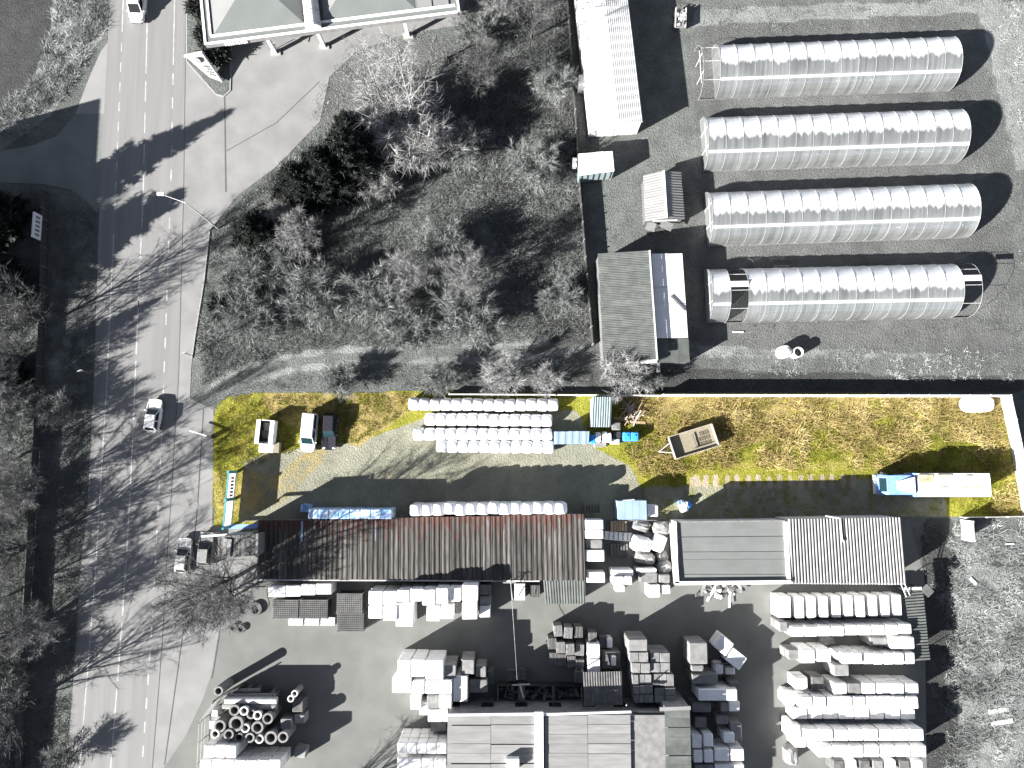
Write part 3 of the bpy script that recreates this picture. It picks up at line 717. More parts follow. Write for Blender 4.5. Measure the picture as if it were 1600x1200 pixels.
# island, hedge strip and price sign
isl = sheet('planted_island', [(292, -40), (318, -40), (322, 66), (352, 80), (361, 118), (360, 142), (350, 150), (338, 148), (292, 96)], .12, ground_m)
kerb([(292, 20), (292, 96), (338, 148), (350, 151), (360, 142), (362, 70)], isl)
pb = V3(P(336, 124))
ps = thing('price_sign', tuple(pb), 'white sloping price sign with round emblem and price rows on the kerbed island', 'sign')
b0, b1, t1, t0 = V3(P(326, 120, .5)), V3(P(347, 128, .5)), V3(P(315, 83, 2.9)), V3(P(289, 88, 2.9))
nrm = np.cross(b1 - b0, t0 - b0); nrm /= np.linalg.norm(nrm); nrm = nrm if nrm[2] > 0 else -nrm
on = lambda a, b, z=0.0: (b0 * (1 - a) + b1 * a) * (1 - b) + (t0 * (1 - a) + t1 * a) * b + nrm * z
def slab(a0, a1, c0, c1, z0, z1, nm, m):
    mb = MB(); q = [(a0, c0), (a1, c0), (a1, c1), (a0, c1)]
    mb.add([tuple(on(a, b, z0)) for a, b in q] + [tuple(on(a, b, z1)) for a, b in q], [(3, 2, 1, 0), (4, 5, 6, 7), (0, 1, 5, 4), (1, 2, 6, 5), (2, 3, 7, 6), (3, 0, 4, 7)]); return mb.build(nm, M[m], ps)
slab(0, 1, 0, 1, -.22, 0, 'sign_board', 'sign_white'); slab(-.03, 1.03, .96, 1.03, -.24, .06, 'sign_cap', 'white'); slab(.97, 1.03, 0, .955, -.24, .06, 'sign_edge', 'white')
mb = MB(); c = on(.5, .78); mb.tube(c, c + nrm * .03, .42, n=20); mb.build('emblem', M['stone_dark'], ps)
mb = MB(); mb.tube(c + nrm * .02, c + nrm * .05, .26, n=20); mb.build('emblem_centre', M['sign_white'], ps)
slab(.44, .56, .72, .84, .055, .075, 'emblem_bar', 'stone_dark')
for i in range(4): slab(.38, .88, .50 - i * .11, .57 - i * .11, .004, .02, 'price_row', 'stone_dark')
for a in (.15, .85): mb = MB(); q = on(a, .9, -.25); mb.tube((q[0], q[1], 0), q, .09); mb.build('post', M['pale_steel'], ps); q = on(a, .02, -.25); mb = MB(); mb.tube((q[0], q[1], 0), q, .09); mb.build('post', M['pale_steel'], ps)

# ---- white shed at the top and the small buildings below it
he, hr_ = 3.6, 4.6
w0, w1 = V3(P(922, 195, he)), V3(P(1004, 189, he)); n0, n1 = V3(P(897, -30, he)), V3(P(976, -36, he))
dn = (n0 - w0) * 1.45; n0 = w0 + dn; n1 = w1 + dn; rs = (w0 + w1) / 2 + (0, 0, .6); rn = (n0 + n1) / 2 + (0, 0, .6)
ws = thing('long_shed', tuple(w0 * (1, 1, 0)), 'long white metal shed with low gable and ribbed roof', 'shed')
mb = MB(); i0 = (w1 - w0) / np.linalg.norm(w1 - w0) * .12
vs = [w0 + i0, w1 - i0, n1 - i0, n0 + i0]; lo = [(v[0], v[1], 0) for v in vs]; hi = [(v[0], v[1], he - .08) for v in vs]
mb.add(lo + hi + [tuple(rs - (0, 0, .1)), tuple(rn - (0, 0, .1))], [(0, 1, 5, 8, 4), (2, 3, 7, 9, 6), (1, 2, 6, 5), (3, 0, 4, 7), (4, 8, 9, 7), (5, 6, 9, 8)]); mb.build('wall', M['white_wall'], ws)
so = (w0 - n0) / np.linalg.norm(w0 - n0) * .15
sheets(ws, n0, w0 + so, rs + so, rn, 9, 0, 0, 'white', rows=2); sheets(ws, n1, w1 + so, rs + so, rn, 9, 0, 0, 'white', rows=2)
for i in range(12):
    t = (i + .5) / 12.5; beam(ws, lerp(w1 + so, rs + so, t) + (0, 0, .035), lerp(n1, rn, t) + (0, 0, .055), .07, .05, 'white', 'roof_rib')
mb = MB(); q = V3(P(909, 129, 1.6)); mb.box((q[0], q[1], 1.2), (.9, 1.2, 2.4)); mb.build('wall_box', M['white'], ws)
q = (w0 + w1) / 2; mb = MB(); mb.box((q[0] - .8, q[1] - .0, 1.1), (1.6, .2, 2.2), math.atan2((w1 - w0)[1], (w1 - w0)[0])); mb.build('door', M['pale_steel'], ws)
def container(name, quad, h, mtop, mside, label, cat, n=1, ribs=0, amp=0, along=0, group=None):
    c = [P(u, v, h) for u, v in quad]
    t = thing(name, base_of(c), label, cat, group)
    body(t, c, zb=.12, drop=.07, ins=.04, m=mside)
    if along: c = c[1:] + c[:1]
    sheets(t, *c, n, ribs, amp, mtop)
    mb = MB()
    for q in inset(c, .25): mb.box((q[0], q[1], .06), (.3, .3, .12))
    mb.build('footing', M['kerb'], t)
    return t, c
t, c = container('site_container', [(903, 240), (957, 236), (960, 267), (905, 274)], 2.7, 'white', 'mint_roof', 'white roofed site container beside the fence south of the long shed', 'container', 4)
mb = MB(); q = P(899, 254, 1.5); mb.box((q[0] - .1, q[1], 1.3), (.5, 1.1, .9)); mb.build('wall_unit', M['white'], t)
for i in range(6): q = lerp(c[3], c[2], (i + .5) / 6); mb = MB(); mb.box((q[0], q[1] + .0, 1.3), (.09, .1, 2.2)); mb.build('wall_rib', M['dark'], t)
# hut
he2, hr2 = 2.5, 3.4
a, b, c_, d = V3(P(1005, 274, he2)), V3(P(1064, 268, he2)), V3(P(1070, 343, he2)), V3(P(1008, 346, he2))
r0, r1 = (a + b) / 2 + (0, 0, hr2 - he2), (c_ + d) / 2 + (0, 0, hr2 - he2)
hut = thing('garden_hut', base_of((a, b, c_, d)), 'small gabled hut with ribbed roof and cluttered porch', 'hut')
pts = inset((a, b, c_, d), .3); mb = MB(); lo = [(x, y, 0) for x, y in pts]; hi = [(x, y, he2 - .02) for x, y in pts]
mb.add(lo + hi + [((pts[0][0] + pts[1][0]) / 2, (pts[0][1] + pts[1][1]) / 2, hr2 - .15), ((pts[2][0] + pts[3][0]) / 2, (pts[2][1] + pts[3][1]) / 2, hr2 - .15)],
       [(0, 1, 5, 8, 4), (2, 3, 7, 9, 6), (1, 2, 6, 5), (3, 0, 4, 7)]); mb.build('wall', M['wood'], hut)
sheets(hut, a, d, r1, r0, 6, 3, .04, 'pale_roof'); sheets(hut, b, c_, r1, r0, 6, 3, .04, 'pale_roof')
beam(hut, r0 + (0, 0, .08), r1 + (0, 0, .08), .22, .08, 'white', 'ridge_cap')
mb = MB(); q = (c_ + d) / 2; mb.box((q[0], q[1] + .28, 1), (.9, .08, 2)); mb.build('door', M['dark'], hut)
beam(hut, V3(P(1010, 352, 1.2)), V3(P(1024, 356, 1.2)), 1.1, .07, 'pale_roof', 'porch_board'); beam(hut, V3(P(1033, 348, 1.6)), V3(P(1050, 356, 1.3)), 1.0, .07, 'pale_roof', 'porch_board')
beam(hut, V3(P(1020, 345, 2.3)), V3(P(1058, 344, 2.3)), .12, .12, 'white', 'porch_rail')
for u, v in ((1010, 356), (1022, 360)): q = P(u, v); mb = MB(); mb.tube(q, (q[0], q[1], 1.2), .05, n=6); mb.build('porch_post', M['wood'], hut)
# corrugated barn with white lean-to
A, B, C, D = P(934, 396, 3.6), P(1014, 391, 4.4), P(1026, 562, 4.4), P(943, 567, 3.6)
barn = thing('corrugated_barn', base_of((A, B, C, D)), 'grey corrugated barn along the fence, its roof split from the white lean-to', 'barn')
body(barn, (A, B, C, D), m='wood', ins=.2, drop=.15)
sheets(barn, A, D, C, B, 16, 4, .045, 'fibre', rows=3, jitter=.02)
beam(barn, V3(P(1015, 391, 4.5)), V3(P(1027, 563, 4.5)), .16, .14, 'pale_steel', 'roof_edge')
beam(barn, V3(P(948, 569, 3.4)), V3(P(1026, 564, 4.0)), .45, .3, 'white', 'gable_beam')
q = P(1022, 578); mb = MB(); mb.box((q[0], q[1], 1.5), (.3, 1.2, 3)); mb.build('gate_pillar', M['stone'], barn)
A, B, C, D = P(1018, 397, 3.6), P(1066, 396, 3.4), P(1075, 527, 3.4), P(1026, 528, 3.6)
lt = thing('white_lean_to', base_of((A, B, C, D)), 'white roofed lean-to building beside the grey barn', 'building')
body(lt, (A, B, C, D), ins=.1, drop=.1); m1, m2 = lerp(A, B, .5), lerp(D, C, .5)
for p, q, r_, s in ((A, m1, m2, D), (m1, B, C, m2)):
    for k in range(5): sheets(lt, lerp(p, s, k / 5), lerp(q, r_, k / 5), lerp(q, r_, (k + 1) / 5), lerp(p, s, (k + 1) / 5), 1, 0, 0, 'white', jitter=.03)
beam(lt, V3(P(1048, 462, 3.65)), V3(P(1071, 485, 3.55)), .22, .12, 'stone_dark', 'loose_plank')
A, B, C, D = P(1027, 529, 3.2), P(1076, 529, 3.0), P(1078, 566, 3.0), P(1029, 567, 3.2)
sheets(lt, A, B, C, D, 3, 0, 0, 'fibre', name='annex_sheet'); body(lt, (A, B, C, D), ins=.15, m='wood', name='annex_wall')
# house whose shadow crosses the side road, just outside the picture, and one further south
def house(u, v, sx, sy, he_, hr__, label):
    q = P(u, v); t = thing('house', q, label, 'house')
    mb = MB(); x, y = q[0], q[1]; X0, X1, Y0, Y1 = x - sx, x, y - sy, y
    mb.add([(X0, Y0, 0), (X1, Y0, 0), (X1, Y1, 0), (X0, Y1, 0), (X0, Y0, he_), (X1, Y0, he_), (X1, Y1, he_), (X0, Y1, he_), ((X0 + X1) / 2, Y0, hr__), ((X0 + X1) / 2, Y1, hr__)],
           [(0, 1, 5, 8, 4), (2, 3, 7, 9, 6), (1, 2, 6, 5), (3, 0, 4, 7)]); mb.build('wall', M['white_wall'], t)
    xm = (X0 + X1) / 2
    sheets(t, (X0 - .3, Y0 - .3, he_ - .2), (X0 - .3, Y1 + .3, he_ - .2), (xm, Y1 + .3, hr__ + .1), (xm, Y0 - .3, hr__ + .1), 6, 2, .04, 'brown_roof')
    sheets(t, (X1 + .3, Y0 - .3, he_ - .2), (X1 + .3, Y1 + .3, he_ - .2), (xm, Y1 + .3, hr__ + .1), (xm, Y0 - .3, hr__ + .1), 6, 2, .04, 'brown_roof')
    for k in range(3): mb = MB(); mb.box((X1 + .02, Y0 + (k + .5) * sy / 3, he_ * .55), (.1, 1.1, 1.3)); mb.build('window', M['glass'], t)
house(-30, 286, 10, 9, 7.8, 10.5, 'tall pale house past the edge of the side road')
house(-70, 1148, 9, 11, 5.8, 8.6, 'pale house behind the southern verge trees')
# ================================================================ POLYTUNNELS
M['hoop'] = mat('hoop_tube', grey(.34), grey(.28), scale=2, rough=.5)
def tunnel(c0, c1, bays, skip, desc, end_frames=True, a_=3.4, h_=3.5):
    """c0,c1: pixels of the axis ends on the ground; skip: bays left without film"""
    p, q = V3(P(*c0)), V3(P(*c1)); ax = (q - p) / np.linalg.norm(q - p); ay = V3((-ax[1], ax[0], 0)); Ln = np.linalg.norm(q - p)
    t = thing('polytunnel', tuple((p + q) / 2), desc, 'greenhouse', 'polytunnels east of the long shed')
    K = 14
    def arc(s, off=0.0):
        o = []
        for i in range(K + 1):
            a = math.pi * i / K
            o.append(p + ax * s + ay * (-(a_ + off) * math.cos(a)) + V3((0, 0, (h_ + off) * math.sin(a) ** .8 + .02)))
        return o
    for b in range(bays):
        if b in skip: continue
        s0, s1 = Ln * b / bays, Ln * (b + 1) / bays
        mb = MB(); rows = 4
        for r in range(rows + 1):
            f = r / rows; sag = -.035 * math.sin(math.pi * f) + random.uniform(-.006, .006)
            mb.v += [tuple(x) for x in arc(s0 + (s1 - s0) * f, sag)]
        for r in range(rows):
            for i in range(K): mb.f.append((r * (K + 1) + i, (r + 1) * (K + 1) + i, (r + 1) * (K + 1) + i + 1, r * (K + 1) + i + 1))
        mb.run = [i / K for r in range(rows + 1) for i in range(K + 1)]
        mb.build('film_panel', M['tunnel'], t, smooth=True)
    for b in range(bays + 1):
        o = arc(Ln * b / bays, .03); mb = MB()
        for x, y in zip(o[:-1], o[1:]): mb.tube(x, y, .02, n=5, cap=False)
        mb.build('hoop', M['hoop'], t)
    for a in (math.pi / 2, math.pi * .72, math.pi * .28):
        k = V3((0, 0, (h_ + .0) * math.sin(a) ** .8 - .05)) - ay * (a_ * math.cos(a) * .985)
        mb = MB(); mb.tube(p + k, q + k, .03, n=5); mb.build('purlin', M['pale_steel'], t)
    for s in [Ln * b / bays for b in ((0 if 0 not in skip else 1), (bays if bays - 1 not in skip else bays - 1))]:
        o = arc(s, -.05); mb = MB(); mb.v = [tuple(x) for x in o] + [tuple(x + ax * .02) for x in o]; k = len(o); mb.f = [tuple(range(k)), tuple(range(2 * k - 1, k - 1, -1))] + [(i, k + i, k + i + 1, i + 1) for i in range(k - 1)]; mb.run = [.4] * (2 * k); mb.build('end_film', M['tunnel'], t)
    for s in ((0,) if end_frames else ()):
        for d in (-1.2, 1.2):
            mb = MB(); b = p + ax * s + ay * d; mb.tube(b, b + V3((0, 0, h_ * .93)), .04, n=5); mb.build('door_post', M['pale_steel'], t)
        mb = MB(); b = p + ax * s + V3((0, 0, 2.1)); mb.tube(b - ay * 2.2, b + ay * 2.2, .04, n=5); mb.build('door_lintel', M['pale_steel'], t)
    for s in (-1, 1):
        mb = MB(); o = ay * (s * (a_ + .02)); mb.bar(p + o + (0, 0, .1), q + o + (0, 0, .1), .1, .22); mb.build('base_board', M['wood'], t)
    return t, p, ax, ay, Ln
T1 = tunnel((1088, 118), (1478, 104), 15, (0,), 'northernmost plastic film greenhouse with one bare bay at its west end')
T2 = tunnel((1096, 229), (1490, 216), 15, (), 'second film greenhouse from the north, fully covered, east of the hut')
T3 = tunnel((1102, 345), (1505, 331), 15, (), 'third film greenhouse from the north, beside the hut porch')
T4 = tunnel((1102, 464), (1507, 455), 15, (1, 14), 'southernmost film greenhouse with dark uncovered bays near both ends')
# white brace and repair sheet on the open bays of the last tunnel
_, p, ax, ay, Ln = T4; t = T4[0]
for s0, s1, y in ((Ln * 14 / 15, Ln, .3), (Ln * 1 / 15, Ln * 2 / 15, .2)):
    mb = MB(); b = V3((0, 0, 3.51)); k = ay * (y + .55); mb.bar(p + ax * s0 + k + b, p + ax * s1 + k + b, .7, .04); mb.build('repair_strip', M['white'], t)

# ================================================================ WALLS AND FENCES
def fence(name, pts, h, label, cat, step, pw, ph, m, mp, post=.12, rail=None, base=0.05, group=None):
    """panels of their own between posts along a pixel line on the ground"""
    V = [V3(P(u, v)) for u, v in pts]
    t = thing(name, tuple(V[0]), label, cat, group)
    for a, b in zip(V[:-1], V[1:]):
        L = np.linalg.norm(b - a); k = max(1, round(L / step)); ang = math.atan2((b - a)[1], (b - a)[0])
        for i in range(k):
            p, q = a + (b - a) * (i / k), a + (b - a) * ((i + 1) / k); u = (q - p) / np.linalg.norm(q - p)
            if m:
                mb = MB(); mb.bar(p + u * (post / 2 + .005) + (0, 0, base + ph / 2), q - u * (post / 2 + .005) + (0, 0, base + ph / 2 + random.uniform(-.02, .02)), pw, ph); mb.build('panel', M[m], t)
            if rail:
                for z in rail: mb = MB(); mb.bar(p + (0, 0, z), q + (0, 0, z), .05, .05); mb.build('rail', M[mp], t)
            mb = MB(); mb.box((p[0], p[1], h / 2), (post, max(post, pw + .06), h), ang); mb.build('post', M[mp], t)
        mb = MB(); mb.box((b[0], b[1], h / 2), (post, max(post, pw + .06), h), ang); mb.build('post', M[mp], t)
    return t
fence('boundary_wall', [(1032, 619), (1563, 620)], 2.05, 'white concrete panel wall along the north side of the grassy plot', 'wall', 2.5, .14, 1.95, 'wall_conc', 'white')
fence('boundary_wall', [(1563, 623), (1578, 690), (1594, 780), (1597, 806)], 2.1, 'white concrete panel wall closing the east end of the plot behind the truck', 'wall', 2.4, .14, 2.0, 'wall_conc', 'white')
fence('low_wall', [(703, 617), (868, 618), (1032, 619)], 1.1, 'low thin pale wall behind the rows of white bales', 'wall', 2.6, .12, 1.0, 'wall_conc', 'white', post=.14)
fence('plot_fence', [(1500, 808), (1598, 806)], 1.3, 'thin pale rail fence between the truck and the rough meadow', 'fence', 2.5, .06, .9, 'wall_conc', 'pale_steel', post=.08)
fence('end_wall', [(1502, 813), (1504, 842)], 2.2, 'short thick white wall stub south of the truck', 'wall', 3.5, .3, 2.1, 'white', 'white', post=.2)
fence('mesh_fence', [(884, -20), (896, 150), (905, 300), (918, 460), (925, 540)], 1.7, 'dark boundary fence between the thicket and the sheds', 'fence', 2.4, .08, 1.5, 'dark', 'stone', post=.12)
fence('verge_fence', [(76, 300), (72, 480), (62, 700), (48, 940), (36, 1210)], 1.5, 'dark board fence running behind the roadside verge', 'fence', 2.4, .08, 1.35, 'dark', 'wood', post=.12)
fence('pipe_yard_fence', [(382, 1068), (343, 1090), (322, 1120), (318, 1215)], 2.1, 'steel frame fence round the stacked concrete pipes', 'fence', 2.3, .03, 1.2, None, 'steel', post=.08, rail=(.3, 1.1, 2.0))
fence('scrap_fence', [(1046, 815), (1018, 812), (960, 813)], 1.1, 'rusty rail fence behind the crumpled bulk bags', 'fence', 1.6, .04, 1.0, None, 'steel', post=.05, rail=(.5, 1.05))
fence('garden_rail', [(702, 100), (745, 78), (800, 45)], 1.1, 'rail fence beside the bare birches behind the petrol station', 'fence', 1.8, .05, 1.0, None, 'wood', post=.1, rail=(.3, .6, .9, 1.1))
fence('wooden_fence', [(700, 97), (743, 75)], 1.4, 'short solid wooden fence beside the rail by the birches', 'fence', 1.2, .06, 1.1, 'wood', 'dark', post=.12)
# sliding gate with teal frame
a, b = V3(P(371, 737)), V3(P(363, 822)); u = (b - a) / np.linalg.norm(b - a); k = V3((u[1], -u[0], 0)); L = np.linalg.norm(b - a)
gt = thing('entrance_gate', tuple(a), 'white panelled entrance gate in a teal frame at the plot corner', 'gate')
for s0, s1 in ((.12, L * .49), (L * .51, L - .12)):
    n = 4
    for i in range(n):
        p, q = a + u * (s0 + (s1 - s0) * i / n), a + u * (s0 + (s1 - s0) * ((i + 1) / n) - .02)
        mb = MB(); mb.bar(p + (0, 0, 1.65), q + (0, 0, 1.65), .06, 2.2); mb.build('gate_panel', M['gate_panel'], gt)
for z in (.5, 2.8): mb = MB(); mb.bar(a + (0, 0, z), b + (0, 0, z), .16, .12); mb.build('gate_rail', M['teal'], gt)
for s in (0, L * .5, L): mb = MB(); p = a + u * s; mb.box((p[0], p[1], 1.5), (.3, .26, 3.0), math.atan2(u[1], u[0])); mb.build('gate_post', M['teal'], gt)
for i in range(7): mb = MB(); p = a + u * (.6 + i * .42) - k * .07 + V3((0, 0, 1.5)); mb.bar(p, p + u * .25, .03, .9); mb.build('gate_lettering', M['stone'], gt)
mb = MB(); p = a + u * L; mb.bar(p + (0, 0, .9), V3(P(402, 822, .9)), .5, .06); mb.build('gate_track', M['truckblue'], gt)
# hoarding on the west verge, lamp, posts
q = V3(P(75, 362)); bb = thing('billboard', tuple(q), 'narrow white billboard standing at the dark fence by the side road', 'billboard')
mb = MB(); mb.box((q[0], q[1], 2.2), (.15, 3.2, 1.6)); mb.build('board', M['panel'], bb)
for i in range(5): mb = MB(); mb.box((q[0] + .09, q[1] - 1.1 + i * .55, 2.2), (.03, .3, .8)); mb.build('board_lettering', M['stone'], bb)
for d in (-1.3, 1.3): mb = MB(); mb.tube((q[0], q[1] + d, 0), (q[0], q[1] + d, 1.4), .07); mb.build('post', M['wood'], bb)
q = V3(P(341, 357)); lp = thing('street_lamp', tuple(q), 'tall street lamp with long arm reaching over the road', 'street lamp')
mb = MB(); mb.tube(q, q + (0, 0, 9.3), .11, .06); mb.build('pole', M['pale_steel'], lp)
tip = V3(P(251, 303, 9.9)); mb = MB(); mb.tube(q + (0, 0, 9.3), tip, .05, .04); mb.build('arm', M['pale_steel'], lp)
mb = MB(); mb.box(tuple(tip), (.8, .34, .18), -.1); mb.build('lamp_head', M['white'], lp)
for u, v, h, lab in ((302, 556, 2.6, 'thin post standing at the pavement edge beside the thicket'), (143, 583, 2.6, 'thin marker post on the grass verge west of the road'), (432, 76, 1.2, 'short bollard under the petrol station canopy')):
    q = V3(P(u, v)); t = thing('marker_post', tuple(q), lab, 'post', 'posts near the road'); mb = MB(); mb.tube(q, q + (0, 0, h), .05, n=6); mb.build('post', M['steel'], t); mb = MB(); mb.box((q[0], q[1], h - .2), (.5, .06, .5), .4); mb.build('plate', M['pale_steel'], t)
q = V3(P(332, 683)); t = thing('barrier_pole', tuple(q), 'pale lifting barrier arm beside the grassy plot corner', 'barrier'); mb = MB(); mb.bar(q + (0, 0, 1.0), V3(P(296, 673, 1.1)), .14, .14); mb.build('barrier_arm', M['white'], t)
mb = MB(); mb.box((q[0], q[1], .55), (.5, .4, 1.1)); mb.build('barrier_post', M['dark'], t)

# ================================================================ VEHICLES
def loft(mb, rings, cap0=True, cap1=True):
    b = len(mb.v); n = len(rings[0])
    for r in rings: mb.v += [tuple(x) for x in r]
    for k in range(len(rings) - 1):
        for i in range(n): mb.f.append((b + k * n + i, b + k * n + (i + 1) % n, b + (k + 1) * n + (i + 1) % n, b + (k + 1) * n + i))
    if cap0: mb.f.append(tuple(range(b, b + n))[::-1])
    if cap1: mb.f.append(tuple(range(b + (len(rings) - 1) * n, b + len(rings) * n)))
def plan(L, W, z, nose=.55, tail=.35, n=28, dz=0.0):
    """rounded-rectangle outline of a car at height z, nose towards +y; dz drops the nose and tail"""
    o = []
    for i in range(n):
        a = 2 * math.pi * i / n; c, s = math.cos(a), math.sin(a); e = .38 if s > 0 else .28
        x = math.copysign(abs(c) ** .30, c) * W / 2; y = math.copysign(abs(s) ** e, s) * L / 2
        if s > 0: x *= 1 - nose * .22 * max(0, (y / (L / 2) - .55) / .45) ** 2
        else: x *= 1 - tail * .20 * max(0, (-y / (L / 2) - .7) / .3) ** 2
        o.append((x, y, z - dz * (abs(y) / (L / 2)) ** 3))
    return o
def wheel(parent, x, y, r=.31, w_=.21):
    mb = MB(); mb.tube((x - w_ / 2, y, r), (x + w_ / 2, y, r), r, n=16); wh_ = mb.build('wheel', M['rubber'], parent, local=True)
    s = math.copysign(w_ / 2 + .005, x); mb = MB(); mb.tube((x + s * .9, y, r), (x + s, y, r), r * .62, n=12); mb.build('rim', M['steel'], wh_, local=True)
def car(name, label, cat, uv, rz, L, W, H, paint, kind='hatch', glass_='glass', group=None):
    loc = P(*uv, 0); loc = (loc[0], loc[1], .04)
    t = thing(name, loc, label, cat, group, rz)
    zb = .88 if kind != 'van' else 1.05
    mb = MB(); loft(mb, [plan(L * .95, W * .94, .22), plan(L, W, .45), plan(L, W, .68), plan(L * .985, W * .97, zb - .06, dz=.10), plan(L * .95, W * .90, zb, dz=.22)])
    mb.build('body', M[paint], t, smooth=False, local=True)
    # glasshouse: lower and upper outlines
    f0, f1 = {'hatch': (.20, .02), 'estate': (.16, .00), 'van': (.30, .14)}[kind]
    r0, r1 = {'hatch': (-.46, -.36), 'estate': (-.47, -.41), 'van': (-.485, -.465)}[kind]
    w0, w1 = W * .86, W * (.68 if kind != 'van' else .78); z0, z1 = zb - .02, H
    lo = [(-w0 / 2, r0 * L, z0), (w0 / 2, r0 * L, z0), (w0 / 2, f0 * L, z0), (-w0 / 2, f0 * L, z0)]
    hi = [(-w1 / 2, r1 * L, z1 - .05), (w1 / 2, r1 * L, z1 - .05), (w1 / 2, f1 * L, z1 - .07), (-w1 / 2, f1 * L, z1 - .07)]
    mb = MB(); mb.add(lo + hi, [(0, 1, 5, 4), (1, 2, 6, 5), (2, 3, 7, 6), (3, 0, 4, 7), (4, 5, 6, 7)]); mb.build('cabin', M[paint], t, local=True)
    def pane(i, j, nm, a0, a1, b0, b1):
        A, B, C, D = map(V3, (lo[i], lo[j], hi[j], hi[i])); g = lambda a, b: (A * (1 - a) + B * a) * (1 - b) + (D * (1 - a) + C * a) * b
        q = [g(a0, b0), g(a1, b0), g(a1, b1), g(a0, b1)]; n_ = np.cross(q[1] - q[0], q[3] - q[0]); n_ /= np.linalg.norm(n_)
        m2 = MB(); m2.add([tuple(x + n_ * .012) for x in q] + [tuple(x - n_ * .01) for x in q], [(0, 1, 2, 3), (0, 4, 5, 1), (1, 5, 6, 2), (2, 6, 7, 3), (3, 7, 4, 0)]); m2.build(nm, M[glass_], t, local=True)
    pane(2, 3, 'windscreen', .05, .95, .06, .97); pane(0, 1, 'rear_window', .10, .90, .18, .93)
    for i, j in ((1, 2), (3, 0)):
        if kind == 'van':
            pane(i, j, 'side_window', *((.62, .97) if i == 1 else (.03, .38)), .1, .92); pane(i, j, 'side_window', *((.05, .57) if i == 1 else (.43, .95)), .1, .92)
        else:
            pane(i, j, 'side_window', .06, .46, .1, .92); pane(i, j, 'side_window', .51, .95, .1, .92)
    top = [(x * 1.0, y, z1 - .05) for x, y, z in hi]; top2 = [(x * .88, y * .96 if k > 1 else y * .97, z1) for k, (x, y, z) in enumerate(hi)]
    mb = MB(); loft(mb, [top, top2], cap0=False); mb.build('roof', M[paint], t, local=True)
    for s in (-1, 1):
        wheel(t, s * (W / 2 - .10), L * .31); wheel(t, s * (W / 2 - .10), -L * .30)
        mb = MB(); mb.box((s * W * .33, L * .455, .66), (.34, .22, .14)); mb.build('headlight', M['pale_steel'], t, local=True)
        mb = MB(); mb.box((s * W * .38, -L * .478, .74), (.22, .10, .18)); mb.build('tail_light', M['stone_dark'], t, local=True)
        mb = MB(); mb.box((s * (W / 2 + .06), f0 * L - .25, zb + .06), (.2, .12, .14)); mb.build('mirror', M[paint], t, local=True)
    for y, s in ((L / 2 - .02, 1), (-L / 2 + .02, -1)): mb = MB(); mb.box((0, y, .42), (W * .7, .08, .16)); mb.build('bumper', M['dark'], t, local=True)
    return t
car('parked_car', 'white hatchback driving along the main road', 'car', (244, 650), R(-5), 4.15, 1.85, 1.5, 'carwhite')
car('delivery_van', 'white van on the road beside the petrol station', 'van', (220, 12), R(178), 5.0, 2.0, 2.0, 'carwhite', 'van')
car('passenger_van', 'white van parked on the grass beside the black car', 'van', (486, 676), R(176), 4.9, 1.9, 1.95, 'carwhite', 'van', 'glass_blue')
car('estate_car', 'black estate car parked beside the white van', 'car', (517, 674), R(179), 4.6, 1.82, 1.55, 'carblack', 'estate', 'glass_blue')
car('parked_car', 'pale car half under the bare tree at the roadside', 'car', (291, 867), R(-4), 4.3, 1.8, 1.5, 'carpale')
car('parked_car', 'grey car parked beneath the pale gatehouse beam', 'car', (325, 857), R(-3), 4.2, 1.8, 1.5, 'stone')

# blue truck with a pale tilt cover, facing west
hb = 3.3
p = V3(P(1378, 758, 2.4)); q = V3(P(1549, 757, hb)); yc = (p[1] + q[1]) / 2
lo_ = V3(((p[0] + q[0]) / 2, P(1460, 758, hb)[1], .02))
tk = thing('truck', tuple(lo_), 'blue truck with cream covered load bed parked on the grass', 'truck', rz=R(90))     # local +y points west
x2l = lambda u, h: -(P(u, 758, h)[0] - lo_[0])
yb0, yb1 = x2l(1548, hb), x2l(1434, hb); wb = 2.75
def tbox(c, d, nm, m): mb = MB(); mb.box(c, d); return mb.build(nm, M[m], tk, local=True)
mb = MB(); nx_, ny_ = 4, 10; zt = lambda i, j: hb - .10 * (1 if i in (0, nx_) else 0) - .05 * math.sin(j * 1.9) ** 2
for j in range(ny_ + 1):
    for i in range(nx_ + 1): mb.v.append((-wb / 2 + wb * i / nx_, yb0 + (yb1 - yb0) * j / ny_, zt(i, j)))
for j in range(ny_):
    for i in range(nx_): b = j * (nx_ + 1) + i; mb.f.append((b, b + 1, b + nx_ + 2, b + nx_ + 1))
rim = [j * (nx_ + 1) for j in range(ny_ + 1)] + [ny_ * (nx_ + 1) + i for i in range(1, nx_ + 1)] + [j * (nx_ + 1) + nx_ for j in range(ny_ - 1, -1, -1)] + [i for i in range(nx_ - 1, 0, -1)]
b = len(mb.v); mb.v += [(mb.v[i][0], mb.v[i][1], 1.1) for i in rim]
for k in range(len(rim)): k2 = (k + 1) % len(rim); mb.f.append((rim[k], rim[k2], b + k2, b + k))
mb.build('tilt_cover', M['tarp'], tk, local=True)
for (a0, a1), xx, ww in (((.02, .22), .52, .35), ((.02, .22), .98, .50), ((.28, .48), 1.12, .25), ((.27, .42), -.22, .16), ((.62, .86), -.25, .22), ((.66, .75), 1.1, .15)):
    y1 = yb1 - (yb1 - yb0) * a0; y0 = yb1 - (yb1 - yb0) * a1
    mb = MB(); mb.box((-xx * -1.0, (y0 + y1) / 2, hb - .03), (ww, y1 - y0, .08)); mb.build('dirt_patch', M['dirt'], tk, local=True)
tbox((0, (yb0 + yb1) / 2, .95), (2.4, yb1 - yb0, .25), 'chassis', 'dark')
tbox((0, yb1 + .12, 2.0), (wb * 1.02, .2, 2.3), 'headboard', 'truckblue')
